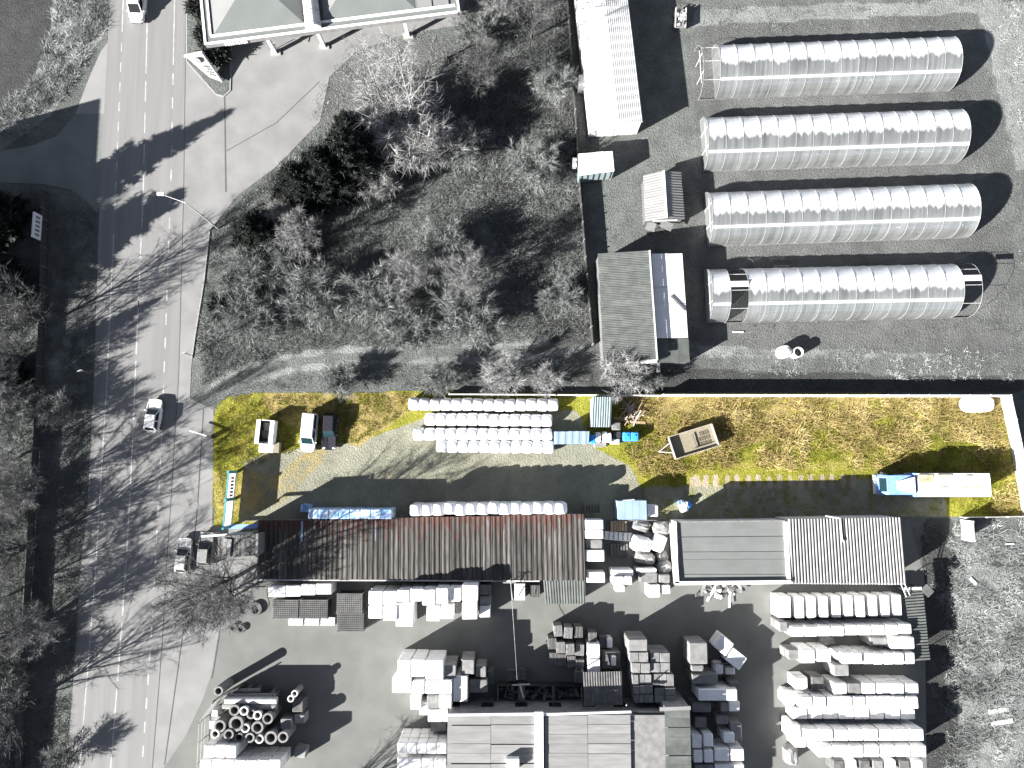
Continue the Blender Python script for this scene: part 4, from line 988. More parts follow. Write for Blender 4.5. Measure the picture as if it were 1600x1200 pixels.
yc0, yc1 = yb1 + .35, x2l(1379, 2.6); cw = 2.45; Lc = yc1 - yc0
mb = MB(); loft(mb, [[(-cw / 2, yc0, .7), (cw / 2, yc0, .7), (cw / 2, yc1 - .25, .7), (cw / 2 - .3, yc1, .7), (-cw / 2 + .3, yc1, .7), (-cw / 2, yc1 - .25, .7)],
                     [(-cw / 2, yc0, 1.7), (cw / 2, yc0, 1.7), (cw / 2, yc1 - .25, 1.7), (cw / 2 - .3, yc1, 1.7), (-cw / 2 + .3, yc1, 1.7), (-cw / 2, yc1 - .25, 1.7)],
                     [(-cw / 2 + .08, yc0 + .05, 2.85), (cw / 2 - .08, yc0 + .05, 2.85), (cw / 2 - .1, yc1 - .62, 2.85), (cw / 2 - .3, yc1 - .45, 2.85), (-cw / 2 + .3, yc1 - .45, 2.85), (-cw / 2 + .1, yc1 - .62, 2.85)]])
mb.build('cab', M['truckblue'], tk, local=True)
mb = MB(); mb.add([(-.82, yc1 + .0, 1.78), (.82, yc1 + .0, 1.78), (.80, yc1 - .38, 2.78), (-.80, yc1 - .38, 2.78), (-.82, yc1 - .06, 1.72), (.82, yc1 - .06, 1.72), (.8, yc1 - .48, 2.76), (-.8, yc1 - .48, 2.76)], [(1, 0, 3, 2), (0, 4, 7, 3), (1, 2, 6, 5), (2, 3, 7, 6), (0, 1, 5, 4)]); mb.build('windscreen', M['glass_blue'], tk, local=True)
mb = MB(); loft(mb, [[(-.9, yc0 + .1, 2.86), (.95, yc0 + .1, 2.86), (.5, yc0 + Lc * .55, 2.86), (-.5, yc0 + Lc * .55, 2.86)], [(-.95, yc0 + .1, 3.55), (.95, yc0 + .1, 3.55), (.42, yc0 + Lc * .5, 3.0), (-.42, yc0 + Lc * .5, 3.0)]]); mb.build('roof_spoiler', M['panel'], tk, local=True)
tbox((0, yc0 + .02, 2.9), (2.0, .12, 1.0), 'spoiler_back', 'dark')
tbox((0, yc1 + .05, .75), (2.3, .2, .5), 'bumper', 'white')
for s in (-1, 1):
    tbox((s * 1.42, yc1 - .15, 2.2), (.22, .16, .5), 'mirror', 'dark'); tbox((s * .95, yc1 + .1, 1.05), (.35, .1, .25), 'headlight', 'pale_steel')
    mb = MB(); mb.box((s * (cw / 2 - .02), yc1 - .95, 2.2), (.1, .9, .7)); mb.build('side_window', M['glass_blue'], tk, local=True)
    for y in (yc0 + .8, yb0 + 1.3, yb0 + 2.5): wheel(tk, s * 1.05, y, .5, .32)
mb = MB(); mb.tube((1.35, yc1 - .1, 2.5), (1.35, yc1 - .1, 3.5), .02, n=4); mb.build('antenna', M['dark'], tk, local=True)

def trailer(name, label, c, ang, L, W, h, z0, wall_m, floor_m, loads, bar=1.6):
    loc = V3(P(*c)); t = thing(name, tuple(loc), label, 'trailer', rz=ang)
    bx = lambda cc, d, nm, m: MB().box(cc, d).build(nm, M[m], t, local=True)
    bx((0, 0, z0), (L - .12, W - .12, .08), 'floor', floor_m)
    for s in (-1, 1):
        bx((0, s * (W / 2), z0 + h / 2), (L, .08, h), 'side_board', wall_m); bx((s * (L / 2), 0, z0 + h / 2), (.08, W - .09, h), 'end_board', wall_m)
        for x in (-.6, .6): mb = MB(); mb.tube((x, s * (W / 2 - .3) - .11, .33), (x, s * (W / 2 - .3) + .11, .33), .33, n=14); mb.build('wheel', M['rubber'], t, local=True)
    if bar:
        for s in (-1, 1): mb = MB(); mb.bar((-L / 2, s * .6, z0 - .15), (-L / 2 - bar, 0, z0 - .2), .1, .1); mb.build('drawbar', M['pale_steel'], t, local=True)
        mb = MB(); mb.tube((-L / 2 - bar + .2, 0, 0), (-L / 2 - bar + .2, 0, z0), .06); mb.build('jockey_wheel', M['steel'], t, local=True)
    for cc, d, nm, m in loads: bx(cc, d, nm, m)
    return t
M['wall_trailer'] = mat('trailer_board', (.36, .33, .29), (.28, .26, .23), scale=2, rough=.8)
M['floor_trailer'] = mat('trailer_floor', (.26, .23, .17), (.18, .155, .11), scale=3, rough=.9, stretch=(1, 6, 1))
M['wet_patch'] = mat('wet_plywood', (.07, .06, .04), (.12, .10, .07), scale=4, rough=.8)
ld = [((-.35 + 1.05 + i * .62, -.62 + j * .62, .82), (.50, .5, .03), 'wet_patch', 'wet_patch') for i in range(3) for j in range(3) if (i, j) != (0, 2)]
ld += [((.2, 0, 1.0), (.08, 1.9, .10), 'cross_bar', 'stone_dark'), ((1.0, -.85, 1.0), (2.6, .06, .1), 'cross_bar', 'stone_dark')]
trailer('box_trailer', 'open flatbed trailer with pale side boards standing in the long grass', (1080, 690), R(17), 5.55, 2.8, .7, .75, 'wall_trailer', 'floor_trailer', ld)
jk = [((-.3, .1, .95), (.9, .7, .5), 'dark_box', 'stone_dark'), ((.4, -.1, .9), (.7, .9, .4), 'sack', 'stone'), ((.9, .2, .85), (.5, .6, .3), 'plate', 'steel')]
tt = trailer('cargo_trailer', 'white box trailer with open top full of junk near the gate', (421, 676), R(86), 2.9, 2.1, 1.25, .55, 'white', 'dark', jk, bar=0)
for s in (-1, 1): mb = MB(); mb.box((0, s * .84, 1.83), (2.95, .5, .06)); mb.build('top_edge', M['white'], tt, local=True)
mb = MB(); mb.tube((-.2, .05, 1.15), (-.2, .05, 1.3), .42, n=16); mb.build('spare_tyre', M['stone_dark'], tt, local=True)
c = P(418, 699, .9); t = thing('white_crate', (c[0], c[1], 0), 'low white crate with two round lids beside the junk trailer', 'crate', rz=R(-3))
MB().box((-.15, 0, .5), (1.75, 1.3, .95)).build('box', M['panel'], t, local=True); MB().box((1.1, .02, .5), (.65, 1.28, .95)).build('side_box', M['floor_trailer'], t, local=True)
for x in (-.55, .2): mb = MB(); mb.tube((x, .3, .96), (x, .3, 1.04), .28, n=16); mb.build('lid', M['blue_roof'], t, local=True)

# ================================================================ BALES AND THINGS IN THE PLOT
def bale_mesh(rad=.775, ln=1.33, n=20):
    mb = MB(); rings = []
    for x, r in ((-.5, .68), (-.475, .86), (-.42, .955), (-.3, 1.0), (-.1, 1.01), (.1, 1.01), (.3, 1.0), (.42, .955), (.475, .86), (.5, .68)):
        rings.append([(x * ln, rad * r * math.cos(2 * math.pi * i / n), rad * r * math.sin(2 * math.pi * i / n) * .985 + rad * .985) for i in range(n)])
    loft(mb, rings)
    me = mb.mesh('silage_bale', M['bale'])
    for p in me.polygons: p.use_smooth = len(p.vertices) == 4
    return me
BALE = [bale_mesh(), bale_mesh(.76, 1.33), bale_mesh(.785, 1.31)]
def bale(x, y, z, label, group, k=0, turn=0):
    o = link_mesh('silage_bale', BALE[k % 3], None, (x, y, z)); o.rotation_euler = (random.uniform(0, 6.28) * 0, 0, R(random.uniform(-4, 4) + turn))
    return tag(o, label, 'bale', group)
ROWS = [('northernmost', 640, 858, 635, [638 + 16.8 * i for i in range(14)]), ('second', 0, 0, 658, [664 + 16.6 * i for i in range(12)]), ('third', 0, 0, 682, [646 + 16.7 * i for i in range(13)]), ('southernmost', 0, 0, 701, [682 + 16.7 * i for i in range(11)])]
for nm, _, _, v, us in ROWS:
    for i, u in enumerate(us):
        vv = v + (i * .28 if nm != 'northernmost' else i * .1) + random.uniform(-.7, .7)
        if nm == 'southernmost': vv = v + i * .12
        if nm == 'third': vv = v + i * .05
        x, y, _z = P(u + 8, vv - 4, 1.45)
        first = i == 0 and nm in ('northernmost', 'third')
        bale(x + random.uniform(-.02, .02), y, .02, f'white round bale, {nth(i, len(us))} of the {nm} bale row', 'white wrapped bales in rows on the gravel', random.randrange(3))
us = [656 + 17.4 * i for i in range(14)]
for i, u in enumerate(us):
    x, y, _z = P(u - 6, 796 - i * .15 + random.uniform(-1, 1), 4.2)
    for lev in range(3):
        bale(x, y + random.uniform(-.03, .03), .02 + lev * 1.42, f'white bale, {("bottom", "middle", "top")[lev]} of the {nth(i, 14)} column beside the rusty roof', 'white bales stacked three high along the shed', random.randrange(3), 90)
def soft_box(mb, c, d, rz=0, j=.03, chamf=.08, slope=None):
    """box with eased edges and slightly uneven faces, standing on c (its base centre)"""
    cx, cy, cz = c; X, Y, Z = d[0] / 2, d[1] / 2, d[2]; ch = min(chamf, X * .4, Y * .4, Z * .4); co, si = math.cos(rz), math.sin(rz)
    def ring(x, y, e, z):
        o = []
        for a, b in ((-1, -1), (1, -1), (1, 1), (-1, 1)):
            for k in (0, 1):
                px, py = (a * x, b * (y - e)) if (k == 0) == (a * b < 0) else (a * (x - e), b * y)
                if a * b > 0: px, py = (a * (x - e), b * y) if k else (a * x, b * (y - e))
                o.append((px, py, z))
        return o
    rr = []
    for x, y, z in ((X, Y, 0), (X, Y, Z * .5), (X, Y, Z - ch), (X - ch, Y - ch, Z)):
        pts = sorted(ring(x, y, ch, z), key=lambda q: math.atan2(q[1], q[0]))
        rr.append([(q[0] + random.uniform(-j, j), q[1] + random.uniform(-j, j), q[2] + (random.uniform(-j, j) if z > 0 else 0)) for q in pts])
    b = len(mb.v); n = 8
    for r in rr: mb.v += [(cx + x * co - y * si, cy + x * si + y * co, cz + z) for x, y, z in r]
    for k in range(3):
        for i in range(n): mb.f.append((b + k * n + i, b + k * n + (i + 1) % n, b + (k + 1) * n + (i + 1) % n, b + (k + 1) * n + i))
    t0 = b + 3 * n; top = np.mean(mb.v[t0:t0 + n], 0); mb.v.append((top[0], top[1], top[2] + random.uniform(-j, j))); ci = len(mb.v) - 1
    for i in range(n): mb.f.append((t0 + i, t0 + (i + 1) % n, ci))
    return mb
# blue wrapped crates in a row
for i in range(8):
    u = 489 + 16.4 * i; x, y, _ = P(u, 803, 3.4)
    t = thing('wrapped_crate', (x, y, 0), f'blue film wrapped crate, {nth(i, 8)} of the row beside the brown shed', 'crate', 'blue wrapped crates beside the shed')
    for lev in range(2):
        mb = MB(); soft_box(mb, (0, 0, .12 + lev * 1.7), (1.22, 1.15, 1.56), j=.03); mb.build('load', M['blue_film'], t, local=True)
        mb = MB(); mb.box((0, 0, .06 + lev * 1.7), (1.2, 1.1, .1)); mb.build('pallet', M['wood'], t, local=True)
    mb = MB(); mb.box((.42, -.57, 2.5), (.18, .02, .16)); mb.build('label_plate', M['dark'], t, local=True)
x, y, _ = P(477, 794, 1.0); mb = MB(); soft_box(mb, (x, y, 0), (1.1, .9, .9), j=.12); mb.solo('blue_tarp', M['blue_film'], 'crumpled blue tarpaulin beside the row of blue crates', 'tarpaulin')
t, c = container('blue_container', [(965, 783), (1010, 782), (1011, 812), (966, 812)], 3.0, 'blue_roof', 'blue_roof', 'container with pale blue roof beside the gravel drive', 'container', 4)
mb = MB(); q = V3(P(973, 782, 2.9)); mb.tube(q, q + (1.4, .1, 0), .09); mb.build('rolled_sheet', M['pale_steel'], t)
x, y, _ = P(1020, 798, 2.4); mb = MB(); soft_box(mb, (x, y, 0), (1.3, 1.35, 2.4)); mb.solo('white_box', M['panel'], 'white crate standing beside the pale blue container', 'crate')
x, y, _ = P(1071, 790, 1.2); t = thing('bulk_bag', (x, y, 0), 'blue and white plastic bags heaped on the dark grass', 'bag')
for dx, dy, s, m in ((-.3, .2, .8, 'blue_film'), (.4, .1, .75, 'bluebox'), (.0, -.4, .8, 'film'), (.1, .15, .55, 'film')):
    mb = MB(); soft_box(mb, (dx, dy, 0 if s > .6 else .6), (s, s, s * .95), rz=dx, j=.12, chamf=.2); mb.build('bag', M[m], t, local=True)
for i, u in enumerate((980, 992)):
    x, y, _ = P(u, 682, 1.2); t = thing('water_tank', (x, y, 0), f'bright blue square tank, {"western" if i == 0 else "eastern"} one of the pair by the clutter', 'tank', 'blue tanks beside the clutter')
    mb = MB(); soft_box(mb, (0, 0, .12), (.94, 1.1, 1.1), j=.01, chamf=.1); mb.build('tank', M['bluebox'], t, local=True); MB().box((0, 0, .06), (.9, 1.0, .1)).build('pallet', M['wood'], t, local=True)
    mb = MB(); mb.tube((0, .1, 1.2), (0, .1, 1.3), .15, n=12); mb.build('cap', M['bluebox'], t, local=True)
t, c = container('storage_container', [(926, 620), (956, 620), (954, 667), (924, 667)], 2.6, 'mint_roof', 'mint_roof', 'pale ribbed steel container north of the clutter in the plot', 'container', 8, 1, .06)
t, c = container('storage_container', [(866, 674), (921, 674), (920, 693), (866, 694)], 2.3, 'blue_roof', 'blue_roof', 'blue grey container at the end of the southern bale rows', 'container', 5, 1, .04)
for i, (u, v, w_, d, hh, m, nm, lab) in enumerate([
    (927, 686, 10, 14, .9, 'bluebox', 'plastic_crate', 'blue plastic crate at the west end of the clutter'), (935, 683, 8, 16, 1.0, 'film', 'film_roll', 'white bag in the clutter next to the blue crate'),
    (945, 683, 7, 17, 1.1, 'film', 'film_roll', 'white sack, middle of three in front of the ribbed container'), (952, 684, 7, 15, 1.0, 'film', 'film_roll', 'white sack, easternmost of three in front of the ribbed container'),
    (963, 666, 14, 12, .8, 'stone', 'machine_box', 'small grey machine beside the ribbed container'), (961, 690, 15, 8, .6, 'pale_steel', 'metal_box', 'low pale metal box beside the blue tanks'),
    (938, 695, 20, 7, .45, 'steel', 'metal_box', 'long grey metal box at the drive edge below the sacks'), (964, 679, 12, 10, .6, 'dark', 'metal_box', 'dark steel box between the machine and the blue tanks')]):
    x, y, _ = P(u, v, hh); mb = MB(); soft_box(mb, (x, y, .02), (w_ / 12.8, d / 12.8, hh), j=.03); mb.solo(nm, M[m], lab, nm.split('_')[-1])
t = thing('timber_pile', P(987, 648), 'loose pile of pale timber beams beside the ribbed container', 'timber')
for k in range(22):
    u, v = random.uniform(972, 1000), random.uniform(636, 658); p = V3(P(u, v)); a = random.choice((1.0, .9, 1.2, 2.2, .1)) + random.uniform(-.2, .2); L = random.uniform(1.2, 2.4)
    d = V3((math.cos(a), math.sin(a), random.uniform(-.06, .06))) * L / 2; z = .15 + random.random() * .5; mb = MB(); mb.bar(p - d + (0, 0, z), p + d + (0, 0, z), .13, .08); mb.build('beam', M['timber' if k % 3 else 'pale_steel'], t)
for a, b in (((972, 635), (996, 635)), ((958, 653), (975, 655)), ((975, 658), (1008, 661))): mb = MB(); mb.bar(V3(P(*a)) + (0, 0, .12), V3(P(*b)) + (0, 0, .12), .3, .1); mb.build('beam', M['timber'], t)
x, y, _ = P(1531, 631, 1.0); t = thing('upturned_tub', (x, y, 0), 'white upturned rounded tub in the corner of the white walls', 'tank', rz=R(1))
mb = MB(); rings = [[(2.0 * s * math.copysign(abs(math.cos(a)) ** .5, math.cos(a)), 1.0 * s * math.copysign(abs(math.sin(a)) ** .7, math.sin(a)), z) for a in np.linspace(0, 2 * math.pi, 29)[:-1]] for s, z in ((1, .0), (1, .5), (.95, .85), (.8, 1.05), (.5, 1.12))]; loft(mb, rings); mb.build('hull', M['white'], t, local=True)
mb = MB(); mb.box((0, .55, 1.08), (1.6, .12, .06)); mb.build('keel', M['timber'], t, local=True)
for (u, v, rad, hh, op, lab) in ((1229, 548, 10, 1.7, False, 'closed white round tank on the soil south of the greenhouses'), (1248, 550, 8, 1.5, True, 'open white round tub beside the closed tank')):
    x, y, _ = P(u, v, hh); rad = rad / 12.6; t = thing('round_tank', (x, y, 0), lab, 'tank')
    if op:
        mb = MB(); mb.ring((0, 0), rad, rad - .1, 0, hh); mb.build('shell', M['white'], t, local=True); mb = MB(); mb.tube((0, 0, .1), (0, 0, .7), rad - .11, n=18); mb.build('water', M['dark'], t, local=True)
    else:
        mb = MB(); loft(mb, [[(rad * s * math.cos(a), rad * s * math.sin(a), z) for a in np.linspace(0, 2 * math.pi, 21)[:-1]] for s, z in ((1, 0), (1, hh * .75), (.85, hh * .93), (.4, hh))]); mb.build('shell', M['white'], t, local=True); mb = MB(); mb.tube((0, 0, hh - .02), (0, 0, hh + .1), .3, n=14); mb.build('lid', M['white'], t, local=True)
# scrap cart by the long shed
x, y, _ = P(1061, 34); t = thing('handcart', (x, y, 0), 'old farm cart loaded with scrap beside the long shed', 'cart', rz=R(-3))
MB().box((0, 0, .7), (1.3, 2.6, .12)).build('deck', M['stone'], t, local=True)
for k in range(26): mb = MB(); mb.box((random.uniform(-.5, .5), random.uniform(-1.1, 1.1), .95 + random.random() * .3), (random.uniform(.15, .5), random.uniform(.15, .5), .2), random.random() * 3); mb.build('scrap_piece', M[random.choice(('pale_steel', 'steel', 'dark', 'white'))], t, local=True)
for s in (-1, 1):
    MB().box((s * .66, 0, .95), (.08, 2.6, .4)).build('side_rail', M['pale_steel'], t, local=True)
    for yy_ in (-.8, .8): mb = MB(); mb.tube((s * .72 - .06, yy_, .35), (s * .72 + .06, yy_, .35), .35, n=12); mb.build('wheel', M['rubber'], t, local=True)
MB().box((0, 1.7, .75), (.9, .06, .06)).build('handle', M['steel'], t, local=True)
# ================================================================ STACKS IN THE YARD
def stack(u0, v0, u1, v1, h, m, label, group, lay=None, rz=0.0, name='pallet_stack', cat='stack', jit=.018, cap=None):
    """goods on pallets; the pixel rectangle is the top face, h its height"""
    a, b = P(u0, v0, h), P(u1, v1, h); cx, cy = (a[0] + b[0]) / 2, (a[1] + b[1]) / 2; X, Y = abs(b[0] - a[0]), abs(a[1] - b[1])
    t = thing(name, (cx, cy, 0), label, cat, group, rz)
    lay = lay or max(1, round(h / 1.35)); hh = h / lay
    for k in range(lay):
        mb = MB(); mb.box((0, 0, k * hh + .06), (X * .94, Y * .94, .12)); mb.build('pallet', M['wood'], t, local=True)
        mb = MB(); soft_box(mb, (random.uniform(-.03, .03), random.uniform(-.03, .03), k * hh + .12), (X * .985, Y * .985, hh - .12), j=jit); mb.build('load', M[m if (k < lay - 1 or not cap) else cap], t, local=True)
    return t
GS = 'wrapped pallet stacks in the rows along the east side of the yard'
def row(desc, u0, u1, v0, v1, n, h, m='film', dv=0.0, gap=.0, kinds=None, jh=.12, lay=None):
    us = np.linspace(u0, u1, n + 1)
    for i in range(n):
        vv = dv * i / max(1, n - 1); mm = kinds.get(i, m) if kinds else m
        w_ = {'film': 'white wrapped stack', 'stone': 'grey block stack', 'stone_dark': 'dark block stack'}[mm]
        stack(us[i] + gap / 2, v0 + vv, us[i + 1] - gap / 2, v1 + vv, h + random.uniform(-jh, jh), mm, f'{w_}, {nth(i, n)} of {desc}', GS, lay)
row('the row below the striped roof', 1240, 1412, 932, 966, 9, 2.6, dv=-3, gap=3.5, kinds={})
stack(1215, 931, 1237, 966, 2.6, 'film', 'white wrapped pallet stack at the west end of the row below the striped roof', GS)
row('the second yard row', 1236, 1425, 979, 995, 9, 3.5, dv=-4, kinds={0: 'film'}); stack(1217, 971, 1231, 987, 3.0, 'stone', 'grey block stack at the west end of the second white row', GS)
row('the short pair', 1391, 1430, 995, 1014, 2, 3.3); stack(1359, 996, 1387, 1009, 2.6, 'stone', 'grey slatted stack beside the short white pair', GS)
x, y, _ = P(1295, 1002, 1.2); mb = MB(); soft_box(mb, (x, y, 0), (1.6, .9, 1.2), j=.1, chamf=.25); mb.solo('bulk_bag', M['stone'], 'grey bulk bag in the gap behind the second white row', 'bag')
row('the third yard row', 1315, 1430, 1020, 1038, 7, 3.5); stack(1250, 1014, 1274, 1036, 3.3, 'film', 'big white stack near the west end of the third row', GS); stack(1276, 1014, 1299, 1034, 3.3, 'film', 'second big white stack near the west end of the third row', GS)
stack(1231, 1015, 1248, 1031, 2.8, 'stone', 'pale stack with a bag on top at the west end of the third row', GS); stack(1302, 1038, 1327, 1056, 3.0, 'stone', 'grey slab stack in front of the third row', GS)
row('the fourth yard row', 1302, 1436, 1067, 1085, 6, 3.4, kinds={0: 'film', 1: 'stone'})
stack(1242, 1058, 1263, 1077, 2.6, 'film', 'white crinkled stack standing alone west of the fourth row', GS); stack(1268, 1057, 1288, 1077, 2.6, 'stone_dark', 'dark stack standing between the crinkled stack and the fourth row', GS)
row('the fifth yard row', 1250, 1436, 1088, 1107, 9, 3.6); row('the low row below the fifth', 1238, 1431, 1108, 1124, 8, 2.4)
x, y, _ = P(1236, 1092, 2.0); mb = MB(); soft_box(mb, (x, y, 0), (1.5, 1.6, 2.0), j=.12, chamf=.3); mb.solo('bulk_bag', M['film'], 'round white bulk bag at the west end of the fifth row', 'bag')
row('the sixth yard row', 1255, 1444, 1139, 1158, 8, 3.6); stack(1236, 1132, 1252, 1158, 3.3, 'film', 'white slatted stack at the west end of the sixth row', GS)
row('the seventh yard row', 1277, 1448, 1164, 1183, 7, 3.6); stack(1241, 1152, 1260, 1168, 2.6, 'film', 'white stack tucked in front of the sixth row end', GS)
row('the mixed row at the south edge', 1300, 1444, 1188, 1206, 7, 2.2, kinds={0: 'stone_dark', 2: 'stone_dark', 3: 'stone', 5: 'stone_dark'}, gap=3)
x, y, _ = P(1240, 1184, 1.6); mb = MB(); soft_box(mb, (x, y, 0), (1.4, 2.0, 1.6), j=.1, chamf=.3); mb.solo('bulk_bag', M['stone'], 'grey bulk bag south of the last white row', 'bag')
# east rows: mixed goods between warehouse and lane
GE = 'stacks between the warehouse and the yard lane'
for a in [(1076, 1004, 1106, 1038, 3.6, 'stone', 'tall pale stone stack at the north end of the lane group', None), (1080, 1039, 1100, 1049, 3.2, 'stone', 'small pale stack behind the tall stone stack', None),
          (1081, 1054, 1122, 1069, 3.2, 'stone', 'wide pale stack of upright slabs in the lane group', None), (1091, 1077, 1153, 1095, 3.6, 'film', 'long white stack of round edging stones by the warehouse', None),
          (1140, 1066, 1157, 1082, 2.8, 'stone_dark', 'dark stack at the east end of the long white stack', None), (1081, 1098, 1111, 1113, 2.4, 'stone', 'low grey stack in front of the long white stack', None),
          (1126, 1098, 1140, 1112, 2.4, 'stone', 'small grey stack beside the torn white cover', None), (1139, 1096, 1156, 1112, 2.6, 'film', 'white stack under a torn cover at the lane', None),
          (1086, 1121, 1105, 1137, 2.3, 'stone', 'single grey ribbed pallet in the lane group', None), (1119, 1118, 1138, 1132, 2.4, 'stone', 'grey pallet with a loose board on top', None),
          (1141, 1130, 1160, 1158, 2.6, 'stone', 'grey stack at the lane side south of the loose board', None), (1131, 1145, 1148, 1161, 3.0, 'film', 'narrow white stack with printed end by the lane', None),
          (1081, 1149, 1097, 1169, 3.4, 'film', 'white block, western one of the pair by the warehouse wall', None), (1099, 1147, 1115, 1167, 3.4, 'film', 'white block, eastern one of the pair by the warehouse wall', None),
          (1083, 1172, 1098, 1192, 3.4, 'film', 'white block in front of the pair by the warehouse wall', None), (1100, 1172, 1115, 1192, 3.4, 'film', 'second white block in front of the pair by the warehouse', None),
          (1116, 1170, 1140, 1190, 3.4, 'film', 'wide white block in the southern lane row', None), (1141, 1170, 1163, 1189, 3.4, 'film', 'easternmost white block in the southern lane row', None),
          (1085, 1195, 1115, 1212, 3.2, 'stone', 'grey stack cut by the south edge near the warehouse', None), (1117, 1194, 1164, 1212, 3.2, 'film', 'white stack cut by the south edge at the lane', None),
          (1133, 1043, 1149, 1054, 1.2, 'film', 'small flat white pack on the lane beside the tilted stacks', None)]:
    stack(*a[:6], a[6], GE)
stack(1118, 996, 1144, 1020, 2.3, 'film', 'tilted white stack, northern one of two askew on the lane', GE, rz=R(-38)); stack(1137, 1018, 1164, 1042, 2.3, 'film', 'tilted white stack, southern one of two askew on the lane', GE, rz=R(-38))
x, y, _ = P(1124, 1047, 2.0); t = thing('handling_machine', (x, y, 0), 'small pale forklift truck between the stone stacks', 'forklift')
MB().box((0, 0, .7), (1.0, 1.5, .8)).build('body', M['panel'], t, local=True); MB().box((0, .1, 2.0), (.9, 1.0, .08)).build('roof', M['panel'], t, local=True)
for sx in (-.4, .4):
    for sy in (-.35, .5): MB().box((sx, sy, 1.5), (.06, .06, 1.0)).build('roof_post', M['dark'], t, local=True)
for d in (.3, -.3): MB().box((1.0, d, .3), (1.1, .12, .06)).build('fork', M['pale_steel'], t, local=True)
MB().box((.55, 0, 1.1), (.1, .8, 2.0)).build('mast', M['dark'], t, local=True)
for sx in (-.4, .4):
    for sy in (-.6, .6): mb = MB(); mb.tube((sx - .09, sy, .28), (sx + .09, sy, .28), .28, n=12); mb.build('wheel', M['rubber'], t, local=True)
# row north of the yard
GN = 'white stacks along the south side of the brown shed'
for a in [(576, 923, 598, 945, 4.0, 'white wrapped stack at the west end of the row below the brown shed'), (599, 923, 619, 945, 4.0, 'second white stack from the west below the brown shed'), (576, 946, 598, 967, 3.6, 'white stack with pale printed front, west end, front row'), (599, 946, 620, 970, 3.6, 'white stack beside the printed one, front row'),
          (621, 921, 640, 940, 4.4, 'white stack behind the tall lone one below the shed'), (641, 920, 659, 940, 4.4, 'white stack next to the shaded gap below the shed'), (619, 941, 646, 979, 3.4, 'tall lone white stack standing out to the south of the row'),
          (660, 921, 680, 946, 5.0, 'white stack, western of the tall middle pair below the shed'), (681, 919, 700, 944, 5.0, 'white stack, eastern of the tall middle pair below the shed'), (667, 947, 688, 971, 3.4, 'white stack in front of the tall middle pair'), (689, 945, 709, 967, 3.4, 'white stack in front of the eastern middle pair'),
          (701, 918, 720, 940, 4.6, 'white stack between the middle pair and the long white column'), (722, 914, 747, 940, 5.0, 'northern half of the long white column near the cable'), (722, 941, 746, 968, 4.2, 'southern half of the long white column near the cable')]:
    stack(*a[:5], 'film', a[5], GN)
stack(749, 914, 767, 930, 3.0, 'stone_dark', 'dark slatted stack at the east end below the brown shed', GN); stack(749, 931, 767, 945, 3.0, 'stone', 'grey slatted stack at the east end below the brown shed', GN); stack(749, 946, 766, 965, 2.6, 'film', 'white stack south of the two slatted ones', GN)
stack(711, 941, 721, 959, 2.2, 'stone', 'small grey crate in the gap of the white row', GN)
for i, (u0, u1) in enumerate(((419, 446), (447, 470), (471, 493), (494, 518))): stack(u0, 915 - i * 1.2, u1, 933 - i * 1.4, 2.6, 'film', f'white pack, {nth(i, 4)} of four below the west end of the brown shed', GN)
# dark mesh crates: bars of their own over a dark core
def crate_stack(u0, v0, u1, v1, h, label, n=9):
    a, b = P(u0, v0, h), P(u1, v1, h); cx, cy = (a[0] + b[0]) / 2, (a[1] + b[1]) / 2; X, Y = abs(b[0] - a[0]), abs(a[1] - b[1]); t = thing('mesh_crate', (cx, cy, 0), label, 'crate', 'dark mesh crates west of the white row')
    mb = MB(); mb.box((0, 0, h / 2 - .06), (X * .96, Y * .96, h - .14)); mb.build('load', M['dark'], t, local=True)
    mb = MB()
    for i in range(n + 1): mb.box((-X / 2 + X * i / n, 0, h - .02), (.05, Y, .05))
    for i in range(int(n * Y / X) + 1): mb.box((0, -Y / 2 + Y * i / max(1, int(n * Y / X)), h + .012), (X, .05, .05))
    mb.build('mesh_top', M['stone'], t, local=True)
    for sx in (-1, 1):
        for sy in (-1, 1): MB().box((sx * X / 2, sy * Y / 2, h / 2), (.08, .08, h)).build('corner_post', M['steel'], t, local=True)
crate_stack(426, 938, 465, 967, 2.0, 'dark mesh crate, westernmost of the four below the white packs', 14); crate_stack(469, 938, 511, 967, 2.0, 'dark mesh crate beside the westernmost one', 14)
crate_stack(527, 928, 565, 958, 2.4, 'dark mesh crate, back one of the eastern pair', 13); crate_stack(527, 960, 567, 987, 2.0, 'dark mesh crate, front one of the eastern pair', 13)
def pallet(u, v, h, label, group, rz=0.0, n=1, sx=1.0, sy=1.2, m='wood', loose=None, du=0):
    x, y, _ = P(u, v, h); t = thing('wooden_pallet', (x, y, 0), label, 'pallet', group, rz)
    lv = max(1, int(h / .15)) if n == 0 else n
    mb = MB(); mb.box((0, 0, (h - .16) / 2), (sx * .97, sy * .97, max(.05, h - .16))); mb.build('pallet_pile' if h > .4 else 'runner', M['wood' if m == 'wood' else m], t, local=True)
    for i in range(6): mb = MB(); mb.box((-sx / 2 + sx * (i + .5) / 6, 0, h - .03 + random.uniform(-.005, .005)), (sx / 6 * .68, sy, .04)); mb.build('slat', M[m], t, local=True)
    for s in (-1, 0, 1): mb = MB(); mb.box((0, s * sy * .45, h - .11), (sx, .1, .1)); mb.build('runner', M[m], t, local=True)
    return t
GP = 'wooden pallet piles in the shaded middle of the yard'
pl = [(872, 986, 2.2), (888, 989, 2.4), (904, 988, 2.2), (926, 997, 2.0), (863, 1006, 2.2), (876, 1012, 2.4), (891, 1015, 2.6), (906, 1016, 2.2), (865, 1029, 1.8), (878, 1031, 1.8), (893, 1034, 2.0), (906, 1040, 2.2), (905, 1058, 2.6), (816, 1054, 1.0), (799, 1056, .9), (943, 1004, 1.6)]
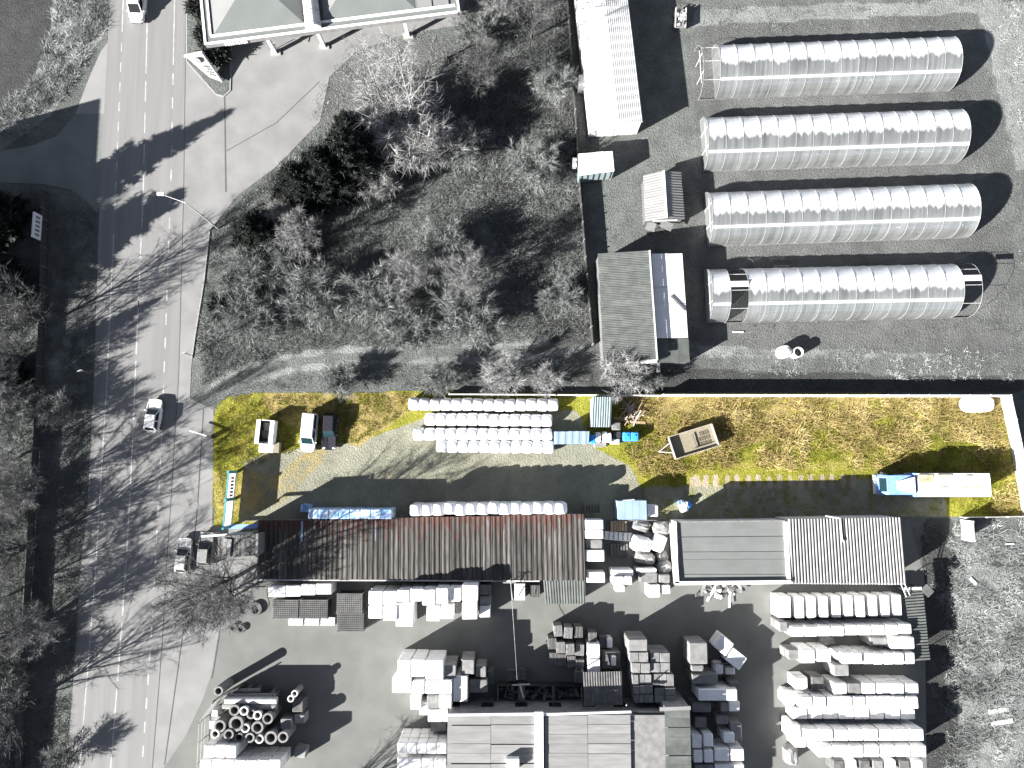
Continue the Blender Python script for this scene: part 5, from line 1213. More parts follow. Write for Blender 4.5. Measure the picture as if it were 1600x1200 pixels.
pd = ['north west corner of the pallet cluster', 'north row, beside the corner pile', 'north row, east end of the cluster', 'alone east of the north row', 'middle row, west end', 'middle row with white slats, second from the west', 'middle row, third from the west', 'middle row, east end', 'south row, west end', 'south row, second from the west', 'south row, third from the west', 'south row, east end beside the white column', 'below the south row against the open shelter', 'beside the cable post near the skips', 'next to the pallet at the cable post', 'narrow pile by the small white board']
for i, ((u, v, h), d) in enumerate(zip(pl, pd)): pallet(u, v, h, 'pallet pile, ' + d, GP, R(random.uniform(-4, 4)), sx=1.0, sy=1.25, m=('pale_roof' if i in (0, 1, 5, 6, 7) else 'wood'))
stack(918, 1006, 938, 1028, 2.8, 'film', 'northern block of the white column beside the pallet piles', GP); stack(918, 1029, 938, 1053, 2.8, 'film', 'southern block of the white column beside the pallet piles', GP)
stack(940, 1018, 970, 1046, 2.4, 'stone_dark', 'dark stack of window frames beside the white column', GP); stack(955, 1025, 963, 1041, 2.75, 'film', 'small white board lying on the dark window frames', GP, lay=1)
stack(948, 997, 957, 1013, 1.8, 'film', 'slim white board standing by the narrow pallet pile', GP, lay=1)
GM = 'stacks in the middle of the yard north of the warehouse'
for a in [(622, 1030, 642, 1058, 4.6, 'film', 'white stack at the north west corner of the middle cluster'), (643, 1030, 664, 1058, 4.6, 'film', 'white stack, north row second from the west'), (665, 1031, 693, 1062, 4.6, 'film', 'white stack with bright top, north row third from the west'),
          (692, 1038, 713, 1059, 4.0, 'stone', 'grey crate stack in the north row of the middle cluster'), (720, 1030, 741, 1054, 3.6, 'stone', 'grey round topped stack east in the north row'), (743, 1040, 760, 1058, 3.0, 'stone', 'grey ribbed stack at the east end of the north row'), (761, 1048, 772, 1070, 2.0, 'stone_dark', 'low dark pile at the east end of the middle cluster'),
          (613, 1058, 643, 1083, 4.0, 'film', 'white stack at the west end of the second row'), (644, 1064, 663, 1084, 4.2, 'film', 'white stack, second row, beside the west end'), (664, 1064, 686, 1084, 4.2, 'film', 'white stack, second row, third from the west'),
          (686, 1062, 706, 1084, 4.4, 'film', 'northern half of the tall white column in the middle cluster'), (686, 1085, 706, 1107, 4.4, 'film', 'southern half of the tall white column in the middle cluster'), (708, 1056, 731, 1097, 3.8, 'film', 'long white slab stack east of the tall column'), (733, 1062, 762, 1083, 3.0, 'stone', 'grey strapped stack next to the scrap'),
          (641, 1087, 658, 1109, 3.2, 'film', 'crumpled white stack, third row, west end'), (667, 1087, 685, 1107, 3.6, 'stone', 'grey wrapped stack in the third row'), (655, 1098, 668, 1118, 2.8, 'film', 'pale stack below the crumpled one'), (669, 1108, 700, 1128, 3.2, 'film', 'pale creased stack against the warehouse corner'),
          (673, 1129, 698, 1144, 2.2, 'stone', 'low grey stack west of the warehouse wall')]:
    stack(*a[:6], a[6], GM)
for i in range(5): stack(621 + i * 15.4, 1160, 636 + i * 15.4, 1178, 4.4, 'film', f'white slab stack, {nth(i, 5)} of the row west of the warehouse', GM)
for i in range(4): stack(620 + i * 19.5, 1184, 639 + i * 19.5, 1206, 4.2, 'film', f'white stack, {nth(i, 4)} of the row at the south edge beside the warehouse', GM)
# brick and block stacks: the single packs on top are pieces of their own
GB = 'grey block stacks north of the warehouse wing'
def block_stack(u0, v0, u1, v1, h, label, nx, ny):
    t = stack(u0, v0, u1, v1, h, 'stone', label, GB); a, b = P(u0, v0, h), P(u1, v1, h); X, Y = abs(b[0] - a[0]), abs(a[1] - b[1])
    for i in range(nx):
        for j in range(ny):
            z = random.choice((.18, .24, .30)); mb = MB(); soft_box(mb, (-X / 2 + X * (i + .5) / nx, -Y / 2 + Y * (j + .5) / ny, h - .06), (X / nx * .93, Y / ny * .93, z), j=.015, chamf=.03); mb.build('block', M['stone'], t, local=True)
bl = [(981, 998, 1012, 1017, 4.0, 1, 1), (983, 1018, 1013, 1034, 3.9, 2, 1), (986, 1035, 1016, 1051, 3.9, 2, 1), (987, 1053, 1018, 1069, 3.9, 3, 1), (989, 1070, 1020, 1084, 3.8, 3, 1), (991, 1085, 1021, 1098, 3.8, 4, 1), (1015, 1019, 1047, 1050, 3.6, 2, 2), (1019, 1052, 1053, 1072, 3.7, 3, 1), (1022, 1074, 1056, 1098, 3.7, 2, 2)]
bd = ['northernmost, with a diagonal sheet on top', 'second from the north on the west side', 'third from the north on the west side', 'fourth from the north on the west side', 'fifth from the north on the west side', 'southernmost on the west side at the warehouse', 'northernmost on the east side', 'middle one on the east side', 'southernmost on the east side']
for a, d in zip(bl, bd): block_stack(*a[:5], 'grey block stack, ' + d, *a[5:])
# open skips with scrap
for u0, u1, lab in ((778, 864, 'western open skip full of dark scrap against the warehouse'), (866, 909, 'eastern open skip with dark scrap beside the open shelter')):
    a, b = P(u0, 1072, 1.6), P(u1, 1098, 1.6); cx, cy = (a[0] + b[0]) / 2, (a[1] + b[1]) / 2; X, Y = b[0] - a[0], a[1] - b[1]; t = thing('scrap_skip', (cx, cy, 0), lab, 'skip', 'scrap skips by the warehouse')
    MB().box((0, 0, .15), (X - .1, Y - .1, .1)).build('floor', M['dark'], t, local=True)
    for s in (-1, 1): MB().box((0, s * Y / 2, .85), (X, .08, 1.5)).build('side', M['dark'], t, local=True); MB().box((s * X / 2, 0, .85), (.08, Y - .09, 1.5)).build('end', M['steel'], t, local=True)
    for k in range(int(X * 8)):
        p = V3((random.uniform(-X / 2 + .4, X / 2 - .4), random.uniform(-Y / 2 + .4, Y / 2 - .4), .5 + random.random() * .9)); d = RNG.normal(0, 1, 3) * (.45, .3, .2); mb = MB(); mb.bar(p - d, p + d + (0, 0, .01), random.uniform(.06, .3), .07); mb.build('scrap_piece', M[random.choice(('dark', 'stone_dark', 'steel', 'stone_dark', 'wood'))], t, local=True)
x, y, _ = P(815, 1078, 2.2); t = thing('lifting_frame', (x, y, 0), 'pale steel hoist leaning over the western skip', 'hoist'); MB().box((0, -.4, 1.2), (.8, 1.6, 2.2)).build('frame', M['stone_dark'], t, local=True); mb = MB(); mb.tube((-1.1, .6, 2.4), (1.0, .7, 2.4), .08); mb.tube((-.2, .7, 2.4), (.2, -.8, 2.5), .1); mb.build('jib', M['pale_steel'], t, local=True)
# things between brown shed and flat roofed building
GW = 'white packs between the brown shed and the flat roofed building'
for a in [(914, 812, 943, 827, 3.2, 'film', 'white pack in the corner by the rusty roof, half shaded'), (914, 828, 943, 842, 3.2, 'film', 'white pack next to the corner one'), (914, 843, 942, 857, 2.6, 'stone', 'grey glass crate below the white corner packs'), (914, 859, 945, 877, 2.8, 'film', 'white sloping box beside the brown shed'), (916, 894, 946, 911, 2.6, 'film', 'white box beside the shed annex'),
          (955, 890, 990, 900, 2.6, 'film', 'white pack, north one of the bright group'), (957, 900, 975, 914, 3.0, 'film', 'white pack, west one of the bright group'), (976, 900, 988, 914, 3.0, 'film', 'white pack, east one of the bright group'), (962, 915, 977, 925, 1.8, 'film', 'white pack, south one of the bright group'),
          (994, 888, 1026, 894, 2.4, 'film', 'white narrow pack above the grey pallet grid'), (1000, 895, 1028, 911, 2.0, 'stone', 'grey pallet grid of blocks near the parapet'), (1029, 898, 1047, 911, 2.0, 'stone', 'green grey block pack at the parapet corner'), (1012, 913, 1032, 933, 2.2, 'film', 'white pack standing out into the yard'), (1033, 914, 1048, 928, 2.0, 'film', 'white pack with perforated top at the parapet corner')]:
    stack(*a[:6], a[6], GW)
for u, v, sx, sy, h, m, lab in ((1003, 822, 1.9, 1.1, 1.3, 'stone', 'grey bulk bag, northernmost of the crumpled bags'), (1034, 826, 1.8, 1.5, 1.5, 'stone', 'grey bulk bag with white top by the rusty rail'), (1030, 848, 1.6, 2.0, 1.7, 'film', 'pale bulk bag by the parapet'), (1004, 850, 2.4, 1.7, 1.8, 'film', 'white covered pallet amid the grey bags'),
                            (1008, 872, 2.3, 1.5, 1.6, 'concrete', 'grey rubble bag below the white covered pallet'), (1035, 870, 1.2, 1.2, 1.2, 'stone', 'small star shaped grey bag by the parapet'), (1039, 887, 1.5, 1.4, 1.5, 'stone', 'grey bulk bag, southernmost by the parapet'), (1016, 838, 1.6, 1.0, .9, 'stone_dark', 'dark flat bag between the crumpled bags')):
    x, y, _ = P(u, v, h); mb = MB(); soft_box(mb, (x, y, 0), (sx, sy, h), rz=random.uniform(-.3, .3), j=.14, chamf=.35); mb.solo('bulk_bag', M[m], lab, 'bag', 'crumpled bulk bags beside the parapet')
pallet(966, 838, .5, 'long white slatted pallet between the white boxes and the bags', 'pallets between the shed and the bags', R(-4), sx=3.4, sy=1.0, m='white'); pallet(968, 859, .4, 'dark slatted pallet with a white scrap on it', 'pallets between the shed and the bags', 0, sx=2.2, sy=1.4)
pallet(967, 822, .8, 'pallet with cream boards just below the pale blue container', 'pallets between the shed and the bags', 0, sx=2.0, sy=1.2, m='timber')
x, y, _ = P(926, 795, .9); t = thing('metal_rack', (x, y, 0), 'dark metal rack in the shade beside the last white bale', 'rack')
for s in (-1, 1): MB().box((s * .9, 0, .5), (.06, 1.2, 1.0)).build('side_frame', M['steel'], t, local=True); MB().box((0, s * .6, .95), (1.74, .06, .06)).build('rail', M['steel'], t, local=True)
for k in range(5): MB().box((-.7 + k * .34, 0, .7), (.1, 1.1, .05)).build('shelf_bar', M['stone_dark'], t, local=True)
for i, u in enumerate((462, 487, 512)): pallet(u, 971, .4, f'pale slatted pallet, {nth(i, 3)} of three in front of the dark mesh crates', 'pale pallets before the mesh crates', 0, sx=1.75, sy=.9, m='white')
a, b = V3(P(345, 1087)), V3(P(383, 1067)); u = (b - a) / np.linalg.norm(b - a); t = thing('yard_gate', tuple(a), 'pale sheet metal gate at the corner of the pipe yard', 'gate')
for k in range(2): p, q = a + u * (.1 + k * 1.6), a + u * (1.62 + k * 1.6); mb = MB(); mb.bar(p + (0, 0, 1.3), q + (0, 0, 1.3), .06, 1.6); mb.build('gate_panel', M['gate_panel'], t)
for z in (.4, 2.15): mb = MB(); mb.bar(a + (0, 0, z), b + (0, 0, z), .08, .08); mb.build('gate_rail', M['dark'], t)
for p in (a, b): mb = MB(); mb.box((p[0], p[1], 1.15), (.12, .12, 2.3)); mb.build('gate_post', M['dark'], t)
mb = MB(); mb.bar(a + u * 2.2 + V3((-.02, -.06, 1.5)), a + u * 2.9 + V3((-.02, -.06, 1.5)), .03, .3); mb.build('gate_plate', M['stone_dark'], t)
# palletised boxes south of the shed near the cable
pallet(812, 925, 2.0, 'white slatted pile beside the overhead cable bracket', GN, 0, sx=1.3, sy=1.9, m='white'); pallet(836, 924, 1.6, 'dark slatted pile beside the shed annex', GN, 0, sx=1.2, sy=1.4)

# ================================================================ CONCRETE PIPES
GQ = 'concrete pipes standing on end in the pipe yard'
pp = [(341, 1080, 7), (366, 1110, 8), (381, 1111, 6.5), (392, 1116, 7), (402, 1118, 6.5), (418, 1123, 8), (343, 1135, 9), (369, 1131, 11), (383, 1138, 6.5), (402, 1137, 9), (336, 1147, 6.5), (357, 1148, 7.5), (373, 1153, 7), (390, 1153, 7), (405, 1155, 6.5), (423, 1153, 9.5), (460, 1084, 5), (454, 1092, 5), (442, 1152, 8)]
pdn = ['alone near the gate corner', 'wide pale rim, west end of the back row', 'back row, second from the west', 'back row, small bright rim', 'back row, beside the bright rim', 'back row, leaning pale one at the east', 'middle row, west end, rubble inside', 'widest, in the middle row', 'middle row, small one beside the widest', 'middle row, wide one with debris inside', 'front row, west end', 'front row, second from the west', 'front row, third from the west', 'front row, fourth from the west', 'front row, small one beside the wide one', 'front row, wide one at the east', 'slim one of the dark pair, north', 'slim one of the dark pair, south', 'square collared one at the east end']
for (u, v, r), d in zip(pp, pdn):
    h = 3.3 + random.uniform(-.2, .2) if r > 5.5 else 2.4
    x, y, _ = P(u, v, h); rr = r / 13.2; t = thing('concrete_pipe', (x, y, 0), 'concrete pipe, ' + d, 'pipe', GQ)
    mb = MB(); mb.ring((0, 0), rr, rr * .68, 0, h - .5, 20); mb.build('barrel', M['concrete'], t, local=True)
    mb = MB(); mb.ring((0, 0), rr * 1.03, rr * .68, h - .5, h, 20); mb.build('socket_rim', M['pale_steel'] if r < 7 else M['concrete'], t, local=True)
for i, (u0, v0, u1, v1, r, h, m, lab) in enumerate(((349, 1101, 433, 1103, 6, 2.2, 'concrete', 'front lying concrete pipe behind the standing ones'), (352, 1094, 433, 1094, 5, 2.6, 'pale_steel', 'second lying pipe behind the standing ones'), (355, 1088, 430, 1087, 4, 2.2, 'concrete', 'third lying pipe near the dark heap'), (366, 1080, 406, 1079, 4, 1.4, 'concrete', 'short lying pipe at the back of the pipe yard'))):
    a, b = V3(P(u0, v0, h)), V3(P(u1, v1, h)); t = thing('lying_pipe', tuple(a * (1, 1, 0)), lab, 'pipe', 'pipes lying behind the standing ones'); mb = MB(); mb.tube(a, b, r / 13, n=14); mb.build('barrel', M[m], t, smooth=False)
    for f in (.1, .5, .9): q = lerp(a, b, f); MB().box((q[0], q[1], (h - r / 13) / 2), (.2, .7, max(.1, h - r / 13 - .01))).build('trestle', M['wood'], t)
for i, (u0, v0, u1, v1, h, m, lab) in enumerate(((457, 1094, 474, 1113, 1.8, 'stone_dark', 'dark ring crate at the east of the pipe yard'), (459, 1117, 476, 1131, 1.8, 'stone', 'grey ribbed crate at the east of the pipe yard'), (460, 1168, 478, 1184, 1.4, 'stone', 'tilted grey crate south east of the pipes'), (438, 1122, 455, 1140, 2.2, 'stone', 'pack of kerb rings between the pipes and the crates'), (331, 1109, 340, 1120, 1.6, 'film', 'white carton at the fence of the pipe yard'), (328, 1126, 337, 1139, 1.6, 'film', 'white sack at the fence beside the wide pipes'))):
    stack(u0, v0, u1, v1, h, m, lab, 'crates round the pipe yard', rz=(R(-8) if i == 2 else 0))
for i in range(3): stack(319 + i * 17, 1164, 335 + i * 17, 1184, 4.0, 'film', f'white brick pack, {nth(i, 3)} of three in front of the pipes', GQ.replace('concrete pipes standing on end', 'white brick packs'))
for i in range(7): stack(313 + i * 18, 1187, 330 + i * 18, 1206, 3.9, 'film', f'white brick pack, {nth(i, 7)} of the row below the pipes', GQ.replace('concrete pipes standing on end', 'white brick packs'))
for u, v, rad, lab in ((398, 952, 11, 'big tyre lying beside the dark mesh crates'), (364, 981, 6, 'western tyre lying below the bare tree'), (376, 983, 6, 'eastern tyre lying below the bare tree')):
    x, y, _ = P(u, v, .3); rad /= 12.8; mb = MB(); mb.ring((x, y), rad, rad * .6, .02, .36, 20); mb.solo('old_tyre', M['stone_dark'], lab, 'tyre', 'tyres at the yard entrance')
# small debris heap below the flat roofed building
t = thing('rubbish_heap', P(1120, 922), 'white and grey rubbish heap below the flat roofed building', 'rubbish')
for k in range(40):
    p = V3(P(random.gauss(1122, 20), random.gauss(922, 6))); d = RNG.normal(0, .35, 3) * (1, 1, .3); mb = MB(); mb.bar(p - d + (0, 0, .15), p + d + (0, 0, .2), random.uniform(.1, .5), .06); mb.build('scrap_piece', M[random.choice(('film', 'stone', 'steel', 'stone_dark', 'wood'))], t)
# pallets and boards lying on the ground
for u, v, L_, w_, a, m, nm, lab in ((1560, 1110, 2.4, .5, .1, 'white', 'board', 'pale board on the rough meadow, northern of two'), (1565, 1128, 2.6, .5, .15, 'white', 'board', 'pale board on the rough meadow, southern of two'), (1577, 850, 1.1, .15, 0, 'white', 'board', 'small white lath on the meadow near the wall stub'),
                                (1520, 908, 1.0, .35, -.8, 'white', 'board', 'white scrap board on the meadow edge'), (1153, 519, 1.4, .2, 0, 'pale_steel', 'board', 'pale lath south of the last greenhouse'), (476, 60, 1.2, .9, -.2, 'stone', 'board', 'grey cover plate under the petrol station')):
    x, y, _ = P(u, v); mb = MB(); mb.box((x, y, .08), (L_, w_, .1), a); mb.solo('loose_board', M[m], lab, 'board', 'boards lying on the ground')
# ================================================================ VEGETATION
def segs_mesh(name, S, m, n=4, rnd=False):
    """tapered prisms from an array of segments (x0,y0,z0,x1,y1,z1,r0,r1)"""
    S = np.array(S); k = len(S); d = S[:, 3:6] - S[:, 0:3]; d /= np.linalg.norm(d, axis=1)[:, None] + 1e-9
    ref = np.where(np.abs(d[:, 2:3]) > .9, np.array([[1.0, 0, 0]]), np.array([[0, 0, 1.0]])); u = np.cross(d, ref); u /= np.linalg.norm(u, axis=1)[:, None]; w_ = np.cross(d, u)
    V = np.zeros((k, 2, n, 3))
    for i in range(n):
        a = 2 * math.pi * i / n; o = math.cos(a) * u + math.sin(a) * w_
        V[:, 0, i] = S[:, 0:3] + o * S[:, 6:7]; V[:, 1, i] = S[:, 3:6] + o * S[:, 7:8]
    b = np.arange(k)[:, None] * 2 * n; F = np.concatenate([np.stack([b[:, 0] + i, b[:, 0] + (i + 1) % n, b[:, 0] + n + (i + 1) % n, b[:, 0] + n + i], -1) for i in range(n)])
    return np_mesh(name, V.reshape(-1, 3), F, m, np.tile(RNG.random(k), n) if rnd else None)
def tri_mesh(name, A, D, w_, m, rnd=None):
    """thin blades: base points A, tip vectors D, base width w_"""
    k = len(A); s = np.cross(D, RNG.normal(size=(k, 3))); s /= np.linalg.norm(s, axis=1)[:, None] + 1e-9; w_ = np.broadcast_to(w_, (k,))[:, None]
    V = np.stack([A - s * w_ / 2, A + s * w_ / 2, A + D], 1).reshape(-1, 3)
    return np_mesh(name, V, np.arange(3 * k).reshape(-1, 3), m, RNG.random(k) if rnd is None else rnd)
def grow(H, spread, r0, seed, limbs, first=.3, up=.55, wander=.18, sub=7, twig=9, tl=.8, droop=0.0):
    """trunk, limbs, branches, twigs of a bare tree. returns trunk segs, branch segs, twig bases and vectors"""
    g = np.random.default_rng(seed); trunk = []; br = []; A = []; D = []
    def walk(p, d, L, r, k, wd, lift):
        pts = [np.array(p, float)]; d = np.array(d, float)
        for i in range(k):
            d = d + g.normal(0, wd, 3) + (0, 0, lift); d /= np.linalg.norm(d); pts.append(pts[-1] + d * L / k)
        return pts
    def add(lst, pts, ra, rb):
        n = len(pts) - 1
        for i in range(n): lst.append((*pts[i], *pts[i + 1], ra + (rb - ra) * i / n, ra + (rb - ra) * (i + 1) / n))
    def at(pts, t):
        x = t * (len(pts) - 1); i = min(int(x), len(pts) - 2); f = x - i; return pts[i] * (1 - f) + pts[i + 1] * f, (pts[i + 1] - pts[i]) / np.linalg.norm(pts[i + 1] - pts[i])
    tp = walk((0, 0, 0), (0, 0, 1), H * .93, r0, 8, wander * .35, .12); add(trunk, tp, r0, r0 * .15)
    for i in range(limbs):
        t = first + (1 - first) * (i + g.random() * .7) / limbs; p, td = at(tp, min(t, .99)); a = i * 2.4 + g.random(); out = np.array((math.cos(a), math.sin(a), up + g.normal(0, .12)))
        L = spread * (1.05 - .6 * max(0, t - .45) / .55) * (.75 + .4 * g.random()) * (.8 if t < first + .08 else 1)
        lp_ = walk(p, out / np.linalg.norm(out), L, 0, 6, wander, .05 - droop); rl = r0 * (.40 * (1 - t) + .10); add(br, lp_, rl, .015)
        for j in range(sub):
            tt = .2 + .8 * (j + g.random()) / sub; q, ld = at(lp_, min(tt, .99)); o = ld + g.normal(0, .62, 3); o /= np.linalg.norm(o); bp = walk(q, o, L * (.5 - .28 * tt) * (.7 + .6 * g.random()), 0, 4, wander * 1.1, .04 - droop); add(br, bp, max(.014, rl * .4 * (1 - tt)), .009)
            for k in range(twig):
                c, bd = at(bp, min(.99, .1 + .9 * g.random())); v = bd + g.normal(0, .6, 3); v /= np.linalg.norm(v); A.append(c); D.append(v * tl * (.4 + .8 * g.random()) + (0, 0, -droop * tl))
    return trunk, br, np.array(A), np.array(D)
def tree_kind(kind, seeds, cb, mt, mtw, tw=.028, **kw):
    out = []
    for s in seeds:
        tr, br, A, D = grow(seed=s, **kw); out.append((segs_mesh('trunk', tr, M[cb], 7), segs_mesh('limbs', br, M[mt], 4), tri_mesh('twigs', A, D, tw, M[mtw])))
    return out
KIND = {}
KIND['bare'] = tree_kind('bare', (1, 2, 3), 'palebark', 'bark', 'twig', tw=.032, H=9, spread=5.0, r0=.17, limbs=22, first=.10, up=.95, wander=.09, sub=12, twig=28, tl=1.05)
KIND['big'] = tree_kind('big', (11, 12, 13), 'bark', 'bark', 'twigdark', tw=.034, H=12, spread=7.0, r0=.24, limbs=26, first=.10, up=1.25, wander=.07, sub=10, twig=14, tl=1.3)
KIND['birch'] = tree_kind('birch', (21, 22), 'palebark', 'palebark', 'twigpale', tw=.022, H=19, spread=5.4, r0=.17, limbs=24, first=.14, up=1.0, wander=.07, sub=8, twig=10, tl=1.2, droop=.0)
KIND['bush'] = tree_kind('bush', (31, 32, 33, 34), 'bark', 'bark', 'brush', tw=.032, H=2.6, spread=2.9, r0=.06, limbs=34, first=.02, up=.9, wander=.09, sub=9, twig=26, tl=.75)
KIND['pale_bush'] = tree_kind('pale_bush', (41, 42), 'bark', 'bark', 'twigpale', tw=.026, H=2.8, spread=2.8, r0=.045, limbs=30, first=.03, up=.95, wander=.08, sub=9, twig=19, tl=.8)
def conifer(seed, H, rad, tiers, dens, slim=False):
    g = np.random.default_rng(seed); tr = [(0, 0, 0, 0, 0, H, .16, .03)]; br = []; A = []; D = []
    for i in range(tiers):
        t = .06 + .92 * i / tiers; z = H * t; L0 = rad * ((1 - t) ** (.75 if not slim else .5)) * (1 if not slim else (.55 + .45 * math.sin(math.pi * min(1, t * 1.4))))
        nb = max(4, int(9 * (1 - t) + 4))
        for j in range(nb):
            a = j * 2 * math.pi / nb + g.random() * .8 + i; L = L0 * (.5 + .85 * g.random()); d = np.array((math.cos(a), math.sin(a), -.12 + .5 * t + (1.6 if slim else 0))); d /= np.linalg.norm(d)
            p0 = np.array((0, 0, z)); p1 = p0 + d * L + (0, 0, .12 * L); br.append((*p0, *p1, .035, .01)); k = int(dens * (L + .3))
            f = .18 + .82 * g.random(k); c = p0 + (p1 - p0) * f[:, None] + g.normal(0, .10, (k, 3)); s = np.array((-d[1], d[0], 0)); side = g.choice((-1, 1), k)[:, None]
            v = d * .55 + s * side * .75 + np.array((0, 0, -.05)) + g.normal(0, .28, (k, 3)); A.append(c); D.append(v * (.28 + .34 * g.random(k))[:, None] * (1.15 - .3 * f[:, None]) * (.6 + .25 * L))
    A = np.concatenate(A); D = np.concatenate(D)
    return segs_mesh('trunk', tr, M['bark'], 6), segs_mesh('limbs', br, M['bark'], 3), tri_mesh('needles', A, D, .15, M['needle'])
KIND['spruce'] = [conifer(51, 11, 3.6, 30, 75), conifer(52, 11, 3.6, 28, 80)]
KIND['slim_conifer'] = [conifer(61, 14, 1.9, 34, 60, True)]
def leafy(seed, h, r, n):
    g = np.random.default_rng(seed); v = g.normal(size=(n, 3)); v /= np.linalg.norm(v, axis=1)[:, None]; rr = (.55 + .5 * g.random(n)) * (1 + .25 * np.sin(v[:, 0] * 5 + seed) * np.cos(v[:, 1] * 4))
    A = v * rr[:, None] * (r, r, h / 2) + (0, 0, h / 2); D = (v + g.normal(0, .7, (n, 3))) * (.16 + .2 * g.random(n))[:, None]; A[:, 2] = np.maximum(A[:, 2], .03)
    br = [(0, 0, 0, *(np.array((math.cos(a), math.sin(a), 1.2)) * r * .55), .04, .01) for a in np.arange(7) * .9]
    return segs_mesh('trunk', [(0, 0, 0, 0, 0, h * .5, .06, .03)], M['bark'], 5), segs_mesh('limbs', br, M['bark'], 3), tri_mesh('foliage', A, D, .14, M['leaf'])
KIND['hedge'] = [leafy(71, 2.4, 1.3, 2600), leafy(72, 2.0, 1.2, 2400)]
REFH = {'bare': 9, 'big': 12, 'birch': 19, 'bush': 3.2, 'pale_bush': 3.2, 'spruce': 11, 'slim_conifer': 14, 'hedge': 2.4}
NAMES = {'bare': ('bare_tree', 'tree'), 'big': ('bare_tree', 'tree'), 'birch': ('birch_tree', 'tree'), 'bush': ('bare_shrub', 'shrub'), 'pale_bush': ('bare_shrub', 'shrub'), 'spruce': ('conifer_tree', 'tree'), 'slim_conifer': ('conifer_tree', 'tree'), 'hedge': ('evergreen_shrub', 'shrub')}
def plant(kind, u, v, h, label, wide=1.0, var=None, group=None):
    nm, cat = NAMES[kind]; ks = KIND[kind]; tm, bm, wm = ks[(var if var is not None else random.randrange(len(ks))) % len(ks)]
    x, y, _ = P(u, v); t = thing(nm, (x, y, 0), label, cat, group or {'tree': 'trees of the thicket and the verge', 'shrub': 'shrubs of the thicket and the verge'}[cat], random.uniform(0, 6.28)); s = h / REFH[kind]; t.scale = (s * wide, s * wide, s)
    link_mesh('trunk', tm, t); c = link_mesh('crown', bm, t); link_mesh('foliage' if kind in ('spruce', 'slim_conifer', 'hedge') else 'twigs', wm, c)
    return t
plant('birch', 652, 207, 21, 'tall white birch, the eastern one of two beside the petrol station', .8, 0); plant('birch', 603, 172, 16, 'white birch, the western one of two beside the petrol station', .85, 1)
plant('spruce', 566, 272, 12.5, 'tall dark conifer, tallest of the dense dark clump beside the forecourt', 1.0, 0); plant('spruce', 522, 290, 10.5, 'dark conifer in the middle of the dense clump', 1.05, 1); plant('spruce', 482, 305, 9, 'dark conifer at the west edge of the dense clump', 1.15, 0)
plant('spruce', 414, 377, 8, 'star shaped young spruce at the south edge of the forecourt', 1.2, 1); plant('spruce', 560, 230, 9, 'dark conifer at the foot of the white birches', 1.0, 1); plant('hedge', 352, 482, 3, 'small dark evergreen bush at the pavement edge', .9)
